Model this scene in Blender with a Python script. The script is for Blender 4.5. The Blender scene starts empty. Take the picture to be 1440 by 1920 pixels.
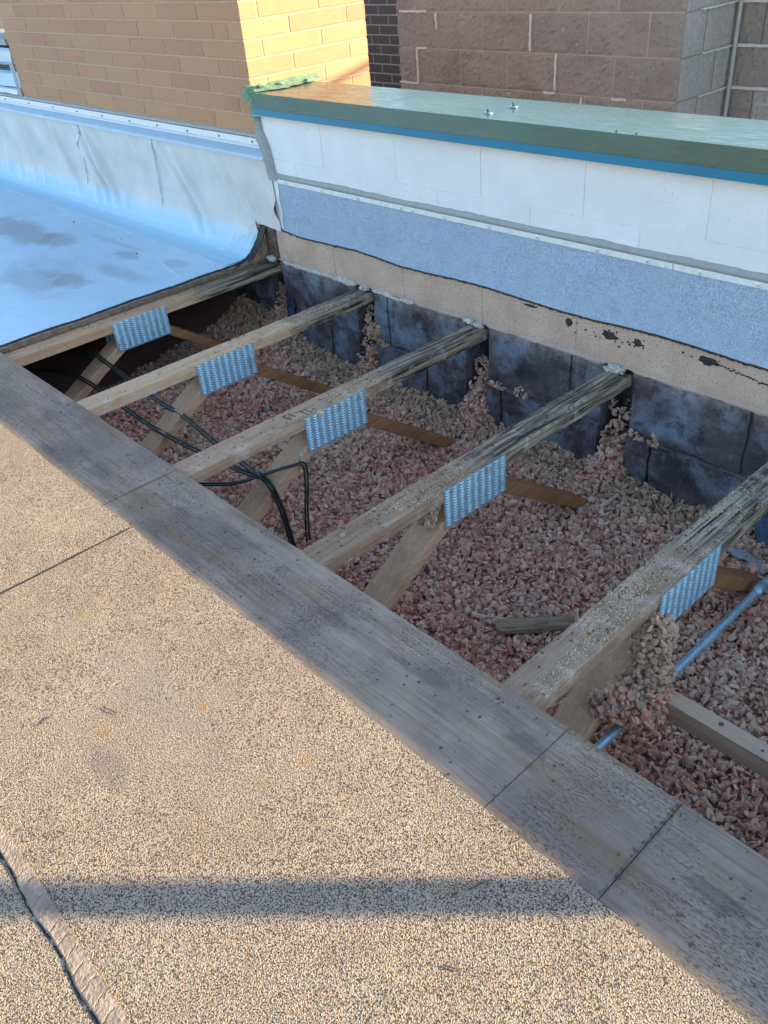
import bpy, bmesh, math, random
import numpy as np
from mathutils import Vector, Matrix, noise as mn
random.seed(7); rng = np.random.default_rng(7)
scn = bpy.context.scene
COL = scn.collection

# ------------------------------------------------------------------ camera
cam = bpy.data.objects.new('camera', bpy.data.cameras.new('camera')); COL.objects.link(cam)
cam.data.sensor_fit = 'VERTICAL'; cam.data.sensor_height = 24.0
cam.data.lens = 1572.79/1920*24.0
cam.data.clip_start = .02; cam.data.clip_end = 400
R = np.array([[0.6786, 0.7302, -0.0792], [0.3781, -0.4397, -0.8147], [-0.6297, 0.5229, -0.5744]])
mw = Matrix(((R[0][0], -R[1][0], -R[2][0]), (R[0][1], -R[1][1], -R[2][1]), (R[0][2], -R[1][2], -R[2][2])))
cam.rotation_euler = mw.to_euler(); cam.location = (3.7214, -2.1219, 1.2212)
scn.camera = cam
scn.render.resolution_x = 768; scn.render.resolution_y = 1024
# ------------------------------------------------------------------ light
KS = 2.125                                   # run of a shadow in -y per metre of height
sv = Vector((1.0, 1.0, 1/KS)).normalized()   # towards the sun
elev = math.asin(sv.z); azim = math.atan2(sv.x, sv.y)
w = bpy.data.worlds.new('World'); scn.world = w; w.use_nodes = True
wn = w.node_tree; wn.nodes.clear()
sky = wn.nodes.new('ShaderNodeTexSky'); sky.sky_type = 'NISHITA'; sky.sun_disc = False
sky.sun_elevation = elev; sky.sun_rotation = azim; sky.air_density = 1.0; sky.dust_density = .5; sky.ozone_density = 1.4
bg = wn.nodes.new('ShaderNodeBackground'); bg.inputs[1].default_value = .15
wo = wn.nodes.new('ShaderNodeOutputWorld')
wn.links.new(sky.outputs[0], bg.inputs[0]); wn.links.new(bg.outputs[0], wo.inputs[0])
sd = bpy.data.lights.new('sun', 'SUN'); sd.energy = 4.2; sd.angle = math.radians(.5); sd.color = (1, .84, .52)
so = bpy.data.objects.new('sun', sd); COL.objects.link(so)
so.rotation_euler = sv.to_track_quat('Z', 'Y').to_euler()
vs = scn.view_settings; vs.view_transform = 'Standard'; vs.look = 'None'; vs.gamma = 1; vs.use_curve_mapping = False
vs.exposure = 1.68

# ------------------------------------------------------------------ materials
class NT:
    def __init__(s, name, rough=.8, metal=0., spec=.5):
        s.m = bpy.data.materials.new(name); s.m.use_nodes = True; s.t = s.m.node_tree; s.t.nodes.clear()
        s.b = s.t.nodes.new('ShaderNodeBsdfPrincipled'); o = s.t.nodes.new('ShaderNodeOutputMaterial')
        s.t.links.new(s.b.outputs[0], o.inputs[0])
        s.b.inputs['Roughness'].default_value = rough; s.b.inputs['Metallic'].default_value = metal
        s.b.inputs['Specular IOR Level'].default_value = spec
        s._co = None
    def n(s, ty, **kw):
        x = s.t.nodes.new(ty)
        for k, v in kw.items(): setattr(x, k, v)
        return x
    def lk(s, a, b): s.t.links.new(a, b)
    def _in(s, sock, v):
        if hasattr(v, 'is_output') or isinstance(v, bpy.types.NodeSocket): s.lk(v, sock)
        elif isinstance(v, (tuple, list)) and len(v) == 3 and sock.type == 'RGBA': sock.default_value = (*v, 1)
        else: sock.default_value = v
    def co(s, kind='Object', sc=(1, 1, 1), rot=(0, 0, 0), loc=(0, 0, 0)):
        tc = s.n('ShaderNodeTexCoord'); mp = s.n('ShaderNodeMapping')
        s.lk(tc.outputs[kind], mp.inputs[0]); mp.inputs['Scale'].default_value = sc
        mp.inputs['Rotation'].default_value = rot; mp.inputs['Location'].default_value = loc
        return mp.outputs[0]
    def world(s, sc=(1, 1, 1), rot=(0, 0, 0), loc=(0, 0, 0)):
        g = s.n('ShaderNodeNewGeometry'); mp = s.n('ShaderNodeMapping')
        s.lk(g.outputs['Position'], mp.inputs[0]); mp.inputs['Scale'].default_value = sc
        mp.inputs['Rotation'].default_value = rot; mp.inputs['Location'].default_value = loc
        return mp.outputs[0]
    def noise(s, vec, scale=5, det=4, rough=.55, dist=0.):
        x = s.n('ShaderNodeTexNoise'); s.lk(vec, x.inputs['Vector'])
        x.inputs['Scale'].default_value = scale; x.inputs['Detail'].default_value = det
        x.inputs['Roughness'].default_value = rough; x.inputs['Distortion'].default_value = dist
        return x.outputs['Fac']
    def vor(s, vec, scale=5, feat='F1', out='Distance', rnd=1.):
        x = s.n('ShaderNodeTexVoronoi', feature=feat); s.lk(vec, x.inputs['Vector'])
        x.inputs['Scale'].default_value = scale; x.inputs['Randomness'].default_value = rnd
        return x.outputs[out]
    def ramp(s, f, lo, hi, a=0., b=1.):
        x = s.n('ShaderNodeMapRange'); x.clamp = True
        s._in(x.inputs[0], f)
        for k, v in ((1, lo), (2, hi), (3, a), (4, b)): x.inputs[k].default_value = v
        return x.outputs[0]
    def mix(s, f, a, b, mode='MIX'):
        x = s.n('ShaderNodeMix', data_type='RGBA', blend_type=mode)
        s._in(x.inputs[0], f); s._in(x.inputs[6], a); s._in(x.inputs[7], b)
        return x.outputs[2]
    def math(s, op, a, b=0., c=0.):
        x = s.n('ShaderNodeMath', operation=op)
        s._in(x.inputs[0], a); s._in(x.inputs[1], b); s._in(x.inputs[2], c)
        return x.outputs[0]
    def sep(s, vec):
        x = s.n('ShaderNodeSeparateXYZ'); s.lk(vec, x.inputs[0]); return x.outputs
    def bump(s, h, dist=.002, strength=1., prev=None):
        x = s.n('ShaderNodeBump'); s._in(x.inputs['Height'], h)
        x.inputs['Distance'].default_value = dist; x.inputs['Strength'].default_value = strength
        if prev is not None: s.lk(prev, x.inputs['Normal'])
        return x.outputs[0]
    def spot(s, pos, cx, cy, rx, ry, wob=.25, nscale=9):
        """soft mask round a place on the ground, its rim made ragged by noise"""
        o = s.sep(pos)
        dx = s.math('DIVIDE', s.math('SUBTRACT', o[0], cx), rx); dy = s.math('DIVIDE', s.math('SUBTRACT', o[1], cy), ry)
        d = s.math('SQRT', s.math('ADD', s.math('MULTIPLY', dx, dx), s.math('MULTIPLY', dy, dy)))
        n = s.noise(pos, nscale, 9, .75)
        return s.ramp(s.math('ADD', d, s.math('MULTIPLY', s.math('SUBTRACT', n, .5), wob*5)), .55, 1.05, 1, 0)
    def fin(s, col, nrm=None, rough=None):
        s._in(s.b.inputs['Base Color'], col)
        if nrm is not None: s.lk(nrm, s.b.inputs['Normal'])
        if rough is not None: s._in(s.b.inputs['Roughness'], rough)
        return s.m

def m_plain(name, c, rough=.7, metal=0., var=.15, scale=20, bd=.001, spec=.5):
    k = NT(name, rough, metal, spec); v = k.world()
    n = k.noise(v, scale, 5, .6)
    return k.fin(k.mix(k.ramp(n, .3, .7), tuple(x*(1-var) for x in c), tuple(min(1, x*(1+var)) for x in c)), k.bump(k.noise(v, scale*4, 4), bd))

def m_granule(name, light, dark, tint, cell=330, bump=.0022, stains=()):
    k = NT(name, .9, spec=.25); v = k.world()
    vd = k.vor(v, cell, rnd=1); n1 = k.noise(v, cell*1.0, 1.5, .6)
    g = k.ramp(n1, .35, .49)
    c = k.mix(g, dark, light)
    pc = k.vor(v, cell*.8, out='Color')
    c = k.mix(.06, c, pc, 'OVERLAY')
    big = k.noise(v, 2.6, 8, .68)
    c = k.mix(k.ramp(big, .42, .75, 0, .55), c, k.mix(1., c, tint, 'MULTIPLY'))
    mid = k.noise(v, 17, 4, .6)
    c = k.mix(k.ramp(mid, .35, .7, .0, .28), c, k.mix(1., c, (.6, .58, .6), 'MULTIPLY'))
    # missing granules: small dark flecks
    fl = k.ramp(k.noise(v, 75, 2, .5), .70, .76)
    c = k.mix(k.math('MULTIPLY', fl, .7), c, dark)
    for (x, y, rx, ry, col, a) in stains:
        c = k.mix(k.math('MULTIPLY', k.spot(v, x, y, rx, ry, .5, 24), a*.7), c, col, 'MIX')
    h = k.math('ADD', g, k.math('MULTIPLY', vd, .5))
    nb = k.bump(h, bump); nb = k.bump(k.noise(v, 14, 3), .006, 1, nb)
    return k.fin(c, nb)

def m_wood(name, base, dark, weather=0., wy=None, white=.0, axis='y', crack=.5, seed=0., stain=(.14, .075, .04)):
    """timber, grain along axis; wy: local y from which the piece is weathered grey"""
    k = NT(name, .8, spec=.25)
    sc = {'x': (1.2, 26, 26), 'y': (26, 1.2, 26), 'z': (26, 26, 1.2)}[axis]
    v = k.co('Object', sc, loc=(seed, seed*.7, seed*.3)); p = k.co('Object', loc=(seed*.3, 0, seed))
    raw = k.co('Object')
    g = k.noise(v, 3.2, 6, .62, .8)
    fine = k.noise(v, 11, 4, .6)
    c = k.mix(k.ramp(g, .3, .72), dark, base)
    c = k.mix(k.ramp(fine, .35, .7, 0, .35), c, k.mix(1., c, (.55, .5, .45), 'MULTIPLY'))
    blot = k.noise(p, 9, 6, .7)
    # weathering
    grey = k.mix(k.ramp(g, .40, .62), (.042, .030, .020), (.44, .345, .25))
    if wy is not None:
        y = k.sep(raw)[1]
        wf = k.ramp(k.math('ADD', y, k.math('MULTIPLY', k.math('SUBTRACT', blot, .5), .35)), wy-.08, wy+.06)
        wf = k.math('MAXIMUM', wf, k.ramp(blot, .75-weather*.45, .95-weather*.45))
    else:
        wf = k.ramp(blot, .75-weather*.45, .95-weather*.45)
    c = k.mix(wf, c, grey)
    if white > 0:
        wm = k.math('MULTIPLY', k.ramp(k.noise(p, 13, 7, .75), .66-white*.2, .74-white*.16), k.ramp(fine, .38, .56))
        c = k.mix(k.math('MULTIPLY', wm, .8), c, (.60, .52, .43))
    st = k.ramp(k.noise(p, 5, 5, .6), .55, .8, 0, .6)
    c = k.mix(st, c, k.mix(1., c, stain, 'MIX'))
    cr = k.ramp(k.noise(v, 2.3, 5, .7, 1.5), .60, .66)
    cr = k.math('MULTIPLY', cr, k.math('MULTIPLY', k.math('ADD', wf, .12), crack))
    c = k.mix(cr, c, (.02, .017, .013))
    h = k.math('SUBTRACT', k.math('ADD', g, k.math('MULTIPLY', fine, .5)), k.math('MULTIPLY', cr, 1.4))
    return k.fin(c, k.bump(h, .0022))

def m_ply():
    k = NT('weathered_plywood', .85, spec=.15); p = k.world()
    v = k.world((1.6, 30, 30)); g = k.noise(v, 3.4, 8, .72, .3); f = k.noise(k.world((9, 60, 60)), 4, 6, .7)
    c = k.mix(k.ramp(g, .32, .68), (.31, .225, .16), (.44, .33, .245))
    c = k.mix(k.ramp(k.noise(p, 2.6, 9, .66), .45, .60, 0, .75), c, (.215, .172, .142))
    c = k.mix(k.ramp(k.noise(k.world((1, 1.4, 1), (0, 0, 0), (3, 1, 0)), 5.2, 9, .7), .54, .70, 0, .5), c, (.47, .37, .29))
    c = k.mix(k.ramp(k.noise(k.world((.8, 4.5, 1), (0, 0, .04)), 2.6, 8, .62), .53, .62, 0, .55), c, (.27, .16, .085))
    c = k.mix(k.ramp(k.noise(k.world((1, 5, 1), (0, 0, -.05), (5, 2, 0)), 3.4, 8, .65), .57, .68, 0, .6), c, (.125, .11, .11))
    c = k.mix(k.ramp(k.noise(k.world((2.5, 110, 110)), 2.5, 6, .7), .48, .64, 0, .5), c, (.13, .10, .08))
    fl = k.math('MULTIPLY', k.ramp(k.noise(k.world((48, 230, 230)), 3, 4, .6), .56, .63), k.ramp(k.noise(p, 6, 5, .6), .42, .6))
    c = k.mix(k.math('MULTIPLY', fl, .7), c, (.07, .055, .05))
    c = k.mix(k.ramp(f, .60, .70, 0, .35), c, (.10, .08, .07))
    for cx, cy, rx, ry, a, col in ((3.11, -1.345, .05, .022, .75, (.07, .06, .06)), (3.495, -1.37, .06, .022, .75, (.07, .06, .06)), (2.885, -1.345, .05, .02, .7, (.08, .065, .06)), (2.62, -1.37, .07, .02, .6, (.08, .07, .065)),
                                   (3.34, -1.43, .10, .03, .6, (.19, .125, .07)), (1.50, -1.40, .05, .02, .45, (.10, .09, .085)), (1.64, -1.42, .07, .03, .5, (.10, .09, .085)), (2.2, -1.35, .08, .03, .5, (.11, .10, .095)),
                                   (2.40, -1.44, .12, .03, .65, (.21, .15, .10)), (1.95, -1.44, .14, .04, .6, (.22, .165, .115)), (2.25, -1.30, .2, .02, .5, (.46, .37, .29)), (3.372, -1.38, .007, .13, .55, (.09, .075, .065)),
                                   (3.35, -1.42, .014, .012, .8, (.25, .17, .08)), (1.806, -1.38, .008, .13, .6, (.08, .07, .06)), (3.72, -1.40, .12, .05, .6, (.20, .15, .10)), (2.98, -1.32, .2, .015, .5, (.13, .11, .10)), (1.2, -1.36, .1, .03, .5, (.12, .10, .09))):
        c = k.mix(k.math('MULTIPLY', k.spot(p, cx, cy, rx, ry, .5, 16), a*.62), c, col)
    h = k.math('SUBTRACT', k.math('MULTIPLY', g, .7), k.math('MULTIPLY', fl, .9))
    return k.fin(c, k.bump(h, .0012))

def m_silver():
    k = NT('aluminium_roof_coating', .50, metal=0., spec=.5); v = k.world()
    b = k.noise(v, 2.2, 6, .6)
    c = k.mix(k.ramp(b, .35, .7), (.42, .62, .74), (.54, .73, .84))
    c = k.mix(k.ramp(k.noise(v, 14, 6, .7), .55, .75, 0, .35), c, (.30, .40, .50))
    for cx, cy, rx, ry, a in ((-1.0, -.55, .42, .13, .8), (-.62, -.50, .16, .10, .7), (-.12, -.84, .36, .13, .55), (.03, -.74, .16, .08, .75), (-.25, -.70, .3, .1, .3),
                              (-.05, -.40, .12, .05, .6), (-.9, -1.2, .3, .2, .4), (.15, -.55, .25, .06, .45), (-.3, -.33, .3, .03, .35), (.27, -.33, .1, .05, .4)):
        m = k.math('MULTIPLY', k.spot(v, cx, cy, rx, ry, .36, 9), a*.68)
        c = k.mix(m, c, k.mix(k.noise(v, 40, 4, .7), (.13, .115, .10), (.30, .28, .26)))
    sp = k.ramp(k.noise(v, 90, 3, .6), .72, .76, 0, .7)
    c = k.mix(sp, c, (.12, .12, .12))
    nb = k.bump(k.noise(v, 3.5, 4), .012); nb = k.bump(k.noise(v, 60, 4, .7), .0012, 1, nb)
    return k.fin(c, nb, k.ramp(b, .3, .7, .34, .52))

def m_brick():
    k = NT('buff_brick', .75, spec=.3); v = k.world(); oi = k.n('ShaderNodeObjectInfo')
    r = oi.outputs['Random']
    c = k.mix(r, (.41, .20, .11), (.50, .265, .14))
    c = k.mix(k.ramp(k.noise(v, 30, 4), .3, .7, 0, .25), c, (.54, .32, .19))
    f = k.ramp(k.vor(v, 62, rnd=1), .0, .16, 1, 0); f = k.math('MULTIPLY', f, k.ramp(k.noise(v, 25, 3), .52, .58))
    c = k.mix(k.math('MULTIPLY', f, .9), c, (.05, .028, .02))
    h = k.math('SUBTRACT', k.noise(v, 260, 4, .7), k.math('MULTIPLY', f, 2.))
    return k.fin(c, k.bump(h, .0012))

def m_splitface():
    k = NT('split_face_block', .9, spec=.2); v = k.world(); oi = k.n('ShaderNodeObjectInfo')
    c = k.mix(oi.outputs['Random'], (.30, .262, .235), (.355, .31, .28))
    c = k.mix(k.ramp(k.noise(v, 70, 5, .7), .35, .7, 0, .7), c, (.42, .365, .325))
    c = k.mix(k.ramp(k.noise(v, 55, 5, .7), .60, .72, 0, .55), c, (.09, .055, .042))
    c = k.mix(k.ramp(k.noise(v, 4, 4), .5, .75, 0, .35), c, (.16, .115, .095))
    nb = k.bump(k.noise(v, 95, 6, .8), .014)
    return k.fin(c, nb)

def m_paintwall():
    k = NT('white_painted_block', .6, spec=.35); v = k.world()
    c = k.mix(k.ramp(k.noise(v, 6, 5), .3, .7), (.70, .71, .73), (.80, .81, .83))
    z = k.sep(v)[2]
    pit = k.math('MULTIPLY', k.ramp(k.vor(v, 95), 0., .18, 1, 0), k.ramp(k.noise(v, 9, 3), .5, .62))
    c = k.mix(k.math('MULTIPLY', pit, .5), c, (.25, .25, .27))
    rust = k.math('MULTIPLY', k.ramp(k.math('ADD', z, k.math('MULTIPLY', k.noise(v, 12, 4), .03)), .60, .64), .30)
    c = k.mix(rust, c, (.62, .46, .33))
    nb = k.bump(k.math('SUBTRACT', k.noise(v, 55, 5, .7), k.math('MULTIPLY', pit, 1.5)), .0016)
    return k.fin(c, nb)

def m_tanblock():
    k = NT('tan_bare_block', .9, spec=.2); v = k.world()
    c = k.mix(k.ramp(k.noise(v, 9, 5), .3, .7), (.46, .325, .255), (.58, .43, .345))
    c = k.mix(k.ramp(k.noise(v, 170, 3, .7), .54, .64, 0, .65), c, (.16, .12, .10))
    z = k.sep(v)[2]
    lw = k.ramp(k.math('ADD', z, k.math('MULTIPLY', k.noise(v, 14, 5, .7), .08)), .055, .085, 1, 0)
    c = k.mix(k.math('MULTIPLY', lw, .6), c, (.34, .29, .26))
    x = k.sep(v)[0]
    sc = k.math('MULTIPLY', k.ramp(x, 1.3, .6, 0, 1), k.ramp(k.noise(k.world((5, 5, 9), (0, .6, 0)), 4, 6, .7, 1.5), .58, .66))
    c = k.mix(k.math('MULTIPLY', sc, .7), c, (.60, .54, .47))
    return k.fin(c, k.bump(k.noise(v, 140, 4, .7), .0014))

def m_darkblock():
    k = NT('damp_dark_block', .85, spec=.3); v = k.world(); oi = k.n('ShaderNodeObjectInfo')
    c = k.mix(k.ramp(k.noise(v, 6, 5, .6), .3, .7), (.045, .036, .038), (.15, .12, .115))
    c = k.mix(k.ramp(k.noise(v, 4.3, 9, .72), .47, .62, 0, .8), c, (.27, .32, .385))
    c = k.mix(k.ramp(k.noise(v, 28, 6, .75), .56, .72, 0, .6), c, (.26, .24, .24))
    z = k.sep(v)[2]
    tp = k.ramp(k.math('ADD', z, k.math('MULTIPLY', k.noise(v, 16, 5, .7), .07)), .02, .055)
    c = k.mix(k.math('MULTIPLY', tp, .6), c, (.30, .235, .20))
    c = k.mix(k.ramp(k.noise(v, 120, 4, .7), .58, .70, 0, .5), c, (.035, .03, .035))
    c = k.mix(k.ramp(k.noise(v, 11, 9, .75), .54, .60, 0, .6), c, (.03, .024, .026)); nb = k.bump(k.noise(v, 22, 8, .75), .010); nb = k.bump(k.noise(v, 190, 3, .6), .0015, 1, nb)
    return k.fin(c, nb)

def m_insul():
    k = NT('pink_insulation', .95, spec=.1); v = k.world()
    at = k.n('ShaderNodeAttribute', attribute_name='tint')
    pal = k.n('ShaderNodeValToRGB'); e = pal.color_ramp.elements
    e[0].position = 0; e[0].color = (.74, .27, .17, 1); e[1].position = 1; e[1].color = (.56, .36, .21, 1)
    for p_, c_ in ((.3, (.88, .43, .29)), (.62, (.93, .58, .41))):
        q = e.new(p_); q.color = (*c_, 1)
    s_ = k.sep(at.outputs['Vector']); k.lk(s_[0], pal.inputs[0])
    c = k.mix(1., pal.outputs[0], s_[1], 'MULTIPLY')
    c = k.mix(k.ramp(k.noise(v, 210, 3, .6), .4, .7, 0, .35), c, (.60, .42, .35))
    k.b.inputs['Subsurface Weight'].default_value = .8; k.b.inputs['Subsurface Scale'].default_value = .006; k.b.inputs['Subsurface Radius'].default_value = (1, .75, .65)
    return k.fin(c, k.bump(k.noise(v, 300, 4, .75), .0030))

def m_galv(name='galvanised_steel', c=(.50, .53, .56)):
    k = NT(name, .42, metal=.45); v = k.world()
    n = k.noise(v, 60, 3, .6)
    col = k.mix(k.ramp(n, .35, .65), tuple(x*.82 for x in c), c)
    col = k.mix(k.ramp(k.noise(v, 14, 5), .58, .75, 0, .6), col, (.26, .22, .19))
    return k.fin(col, k.bump(n, .0004), k.ramp(n, .3, .7, .34, .52))

M = {}
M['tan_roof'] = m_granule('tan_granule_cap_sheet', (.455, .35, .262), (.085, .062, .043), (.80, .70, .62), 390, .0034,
    stains=((2.62, -1.70, .018, .014, (.45, .22, .07), .6), (2.52, -1.86, .028, .022, (.42, .24, .08), .55), (2.86, -1.64, .02, .018, (.46, .27, .09), .5),
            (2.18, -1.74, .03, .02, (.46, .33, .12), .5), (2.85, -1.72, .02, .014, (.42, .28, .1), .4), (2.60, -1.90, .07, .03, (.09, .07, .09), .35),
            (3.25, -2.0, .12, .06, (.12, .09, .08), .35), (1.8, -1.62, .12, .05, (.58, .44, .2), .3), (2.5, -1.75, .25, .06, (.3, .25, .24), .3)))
M['grey_mem'] = m_granule('grey_granule_membrane', (.44, .56, .71), (.27, .35, .45), (.88, .90, .93), 400, .0010)
M['lap'] = m_plain('smooth_lap_strip', (.34, .255, .20), .95, 0, .28, 40, .004, .05)
M['bitumen'] = m_plain('black_bitumen', (.018, .016, .015), .6, 0, .4, 60, .003)
M['ply'] = m_ply()
M['ply_edge'] = m_plain('plywood_edge', (.17, .115, .075), .85, 0, .5, 60, .002)
M['silver'] = m_silver()
k_ = NT('silver_wall_flashing', .55, spec=.4); v_ = k_.world()
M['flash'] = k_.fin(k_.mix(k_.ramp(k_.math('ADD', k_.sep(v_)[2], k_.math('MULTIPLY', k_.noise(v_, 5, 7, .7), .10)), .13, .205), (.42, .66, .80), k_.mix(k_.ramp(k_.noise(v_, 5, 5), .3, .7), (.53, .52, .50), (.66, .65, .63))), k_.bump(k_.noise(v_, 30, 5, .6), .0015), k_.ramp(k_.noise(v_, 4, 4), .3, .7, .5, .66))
M['brick'] = m_brick()
M['mortar'] = m_plain('tan_mortar', (.50, .32, .21), .9, 0, .12, 60, .002)
M['cmu'] = m_splitface()
M['cmu_mortar'] = m_plain('rose_block_mortar', (.375, .315, .285), .9, 0, .12, 50, .002)
M['cmu_smooth'] = m_plain('grey_smooth_block', (.33, .315, .29), .9, 0, .2, 45, .003)
M['white_mortar'] = m_plain('pale_mortar', (.56, .53, .50), .85, 0, .12, 60, .003)
M['paint'] = m_paintwall()
M['tan_block'] = m_tanblock()
M['dark_block'] = m_darkblock()
M['dark_mortar'] = m_plain('dark_mortar', (.13, .115, .12), .9, 0, .4, 50, .004)
M['dark_brick'] = m_plain('dark_brick', (.045, .035, .036), .6, 0, .35, 30, .001)
M['brick_mortar'] = m_plain('grey_brick_mortar', (.30, .28, .28), .9, 0, .12, 60, .001)
k_ = NT('green_painted_metal', .16, spec=.6); v_ = k_.world()
M['green'] = k_.fin(k_.mix(k_.ramp(k_.noise(k_.world((1.2, 5, 5)), 2.6, 7, .68), .45, .72, 0, .55), k_.mix(k_.ramp(k_.noise(v_, 3, 5), .4, .7), (.060, .118, .092), (.080, .140, .110)), (.125, .145, .10)), k_.bump(k_.noise(k_.world((1, 2, 2)), 2.5, 2), .0012), k_.ramp(k_.noise(k_.world((2, 9, 9)), 7, 5, .7), .32, .7, .14, .42))
k_.b.inputs['IOR'].default_value = 1.5
M['green_seal'] = m_plain('green_sealant', (.16, .30, .20), .5, 0, .15, 60, .004)
M['grey_seal'] = m_plain('grey_sealant', (.33, .345, .34), .6, 0, .10, 40, .002)
M['bar'] = m_plain('white_painted_bar', (.72, .72, .72), .5, 0, .10, 60, .0008)
M['alum'] = m_plain('light_blue_metal', (.36, .47, .58), .35, .2, .06, 8, .0005)
M['alum_hi'] = m_plain('pale_metal_lip', (.66, .72, .76), .35, .3, .05, 8, .0005)
M['galv'] = m_galv('galvanised_steel', (.38, .60, .70))
M['slot'] = m_plain('dark_fixing_and_slot_shade', (.06, .085, .10), .8, 0, .2, 60, .0005)  # dark fixings; behind the plate slots this tone stands in for shade
M['pipe'] = m_galv('conduit_steel', (.42, .62, .72)); M['pipe'].node_tree.nodes['Principled BSDF'].inputs['Metallic'].default_value = .6
M['cable'] = m_plain('dark_green_cable', (.018, .032, .026), .45, 0, .3, 30, .0004)
M['tie'] = m_plain('blue_cable_tie', (.10, .22, .36), .5, 0, .1, 30, .0003)
M['scrap'] = m_plain('blue_flashing_scrap', (.055, .085, .15), .4, .2, .5, 25, .003)
M['insul'] = m_insul()
M['ins_bed'] = m_plain('insulation_bed', (.42, .22, .16), .95, 0, .3, 50, .01)
M['plaster'] = m_plain('white_plaster_lump', (.52, .50, .46), .9, 0, .25, 60, .006)
M['grit'] = m_plain('sandy_grit', (.66, .50, .32), .9, 0, .3, 90, .001)
M['dirt'] = m_plain('dirty_brown_edge', (.12, .085, .06), .95, 0, .5, 50, .006)
M['fibre'] = m_plain('brown_fibre_layer', (.24, .175, .125), .95, 0, .4, 40, .004)
M['pencil'] = m_plain('pencil_mark', (.03, .03, .035), .6, 0, .1, 60, .0002)
M['pipe_dark'] = m_plain('grey_vent_pipe', (.2, .2, .2), .6)
M['brown_wood'] = m_wood('brown_web_wood', (.46, .22, .095), (.28, .12, .05), 0, None, 0, 'y', .2, 3.)
M['tan_wood'] = m_wood('tan_web_wood', (.78, .49, .29), (.58, .35, .195), .12, None, 0, 'y', .15, 5.)
M['board_wood'] = m_wood('pale_board_wood', (.70, .50, .34), (.54, .38, .25), .1, None, 0, 'x', .15, 8.)
M['old_wood'] = m_wood('old_scrap_wood', (.46, .32, .21), (.24, .16, .10), .5, None, .2, 'x', .8, 2.)
CH = [m_wood('truss_chord_wood_a', (.70, .45, .27), (.44, .265, .15), .15, -.42, .1, 'y', .9, 1.),
      m_wood('truss_chord_wood_b', (.78, .52, .31), (.56, .35, .195), .05, -.36, .75, 'y', .9, 11.),
      m_wood('truss_chord_wood_c', (.62, .41, .27), (.34, .215, .135), .25, -.50, .65, 'y', 1., 23.),
      m_wood('truss_chord_wood_d', (.50, .33, .21), (.235, .145, .09), .40, -.68, .6, 'y', 1., 31.),
      m_wood('truss_chord_wood_e', (.50, .345, .23), (.24, .155, .10), .45, -.62, .75, 'y', 1., 47.)]

# ------------------------------------------------------------------ object helpers
def link(name, me, mat=None, parent=None, loc=(0, 0, 0), label=None, cat=None, group=None, kind=None):
    o = bpy.data.objects.new(name, me); COL.objects.link(o); o.location = loc
    if mat is not None and me is not None and not me.materials: me.materials.append(mat)
    if parent is not None: o.parent = parent
    return tag(o, label, cat, group, kind)
def tag(o, label=None, cat=None, group=None, kind=None):
    if label: o['label'] = label
    if cat: o['category'] = cat
    if group: o['group'] = group
    if kind: o['kind'] = kind
    return o
def empty(name, loc, label, cat, group=None, kind=None):
    return link(name, None, None, None, loc, label, cat, group, kind)
def mesh(name, v, f, smooth=False):
    me = bpy.data.meshes.new(name); me.from_pydata([tuple(p) for p in v], [], [tuple(q) for q in f]); me.update()
    if smooth: me.polygons.foreach_set('use_smooth', [True]*len(me.polygons))
    return me
def bm_mesh(name, bm, smooth=False):
    me = bpy.data.meshes.new(name); bmesh.ops.recalc_face_normals(bm, faces=bm.faces[:]); bm.to_mesh(me); bm.free()
    if smooth: me.polygons.foreach_set('use_smooth', [True]*len(me.polygons))
    return me
def add_box(bm, x0, x1, y0, y1, z0, z1):
    vs_ = [bm.verts.new(p) for p in ((x0,y0,z0),(x1,y0,z0),(x1,y1,z0),(x0,y1,z0),(x0,y0,z1),(x1,y0,z1),(x1,y1,z1),(x0,y1,z1))]
    for f in ((0,3,2,1),(4,5,6,7),(0,1,5,4),(1,2,6,5),(2,3,7,6),(3,0,4,7)): bm.faces.new([vs_[i] for i in f])
    return vs_
def box_me(name, x0, x1, y0, y1, z0, z1, bev=0.):
    bm = bmesh.new(); add_box(bm, x0, x1, y0, y1, z0, z1)
    if bev: bmesh.ops.bevel(bm, geom=bm.edges[:], offset=bev, segments=1, affect='EDGES')
    return bm_mesh(name, bm)
def nz(x, y, z, s=1., o=3):
    return mn.fractal(Vector((x*s, y*s, z*s)), 1.0, 2.0, o)
def rough_box(name, x0, x1, y0, y1, z0, z1, n=(8, 8, 2), amp=.003, s=20., seed=0., bev=0., keep=None):
    """a box with cut-up faces, pushed about by noise"""
    bm = bmesh.new(); add_box(bm, 0, 1, 0, 1, 0, 1)
    for ax in range(3):
        for i in range(1, n[ax]):
            nrm = [0, 0, 0]; nrm[ax] = 1; c = [0, 0, 0]; c[ax] = i/n[ax]
            bmesh.ops.bisect_plane(bm, geom=bm.verts[:]+bm.edges[:]+bm.faces[:], plane_co=c, plane_no=nrm)
    for v in bm.verts:
        p = Vector((x0+(x1-x0)*v.co.x, y0+(y1-y0)*v.co.y, z0+(z1-z0)*v.co.z))
        e = sum(1 for t in v.co if t < .001 or t > .999)
        q = Vector((nz(p.x+seed, p.y, p.z, s), nz(p.x, p.y+seed+9, p.z, s), nz(p.x, p.y+5, p.z+seed, s)))*amp
        if e >= 2 and bev:
            c = Vector(((x0+x1)/2, (y0+y1)/2, (z0+z1)/2)); d = c-p
            for i in range(3):
                if .001 < v.co[i] < .999: d[i] = 0
                else: d[i] = math.copysign(bev, d[i])
            p += d
        v.co = p+q
    return bm_mesh(name, bm)
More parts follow.
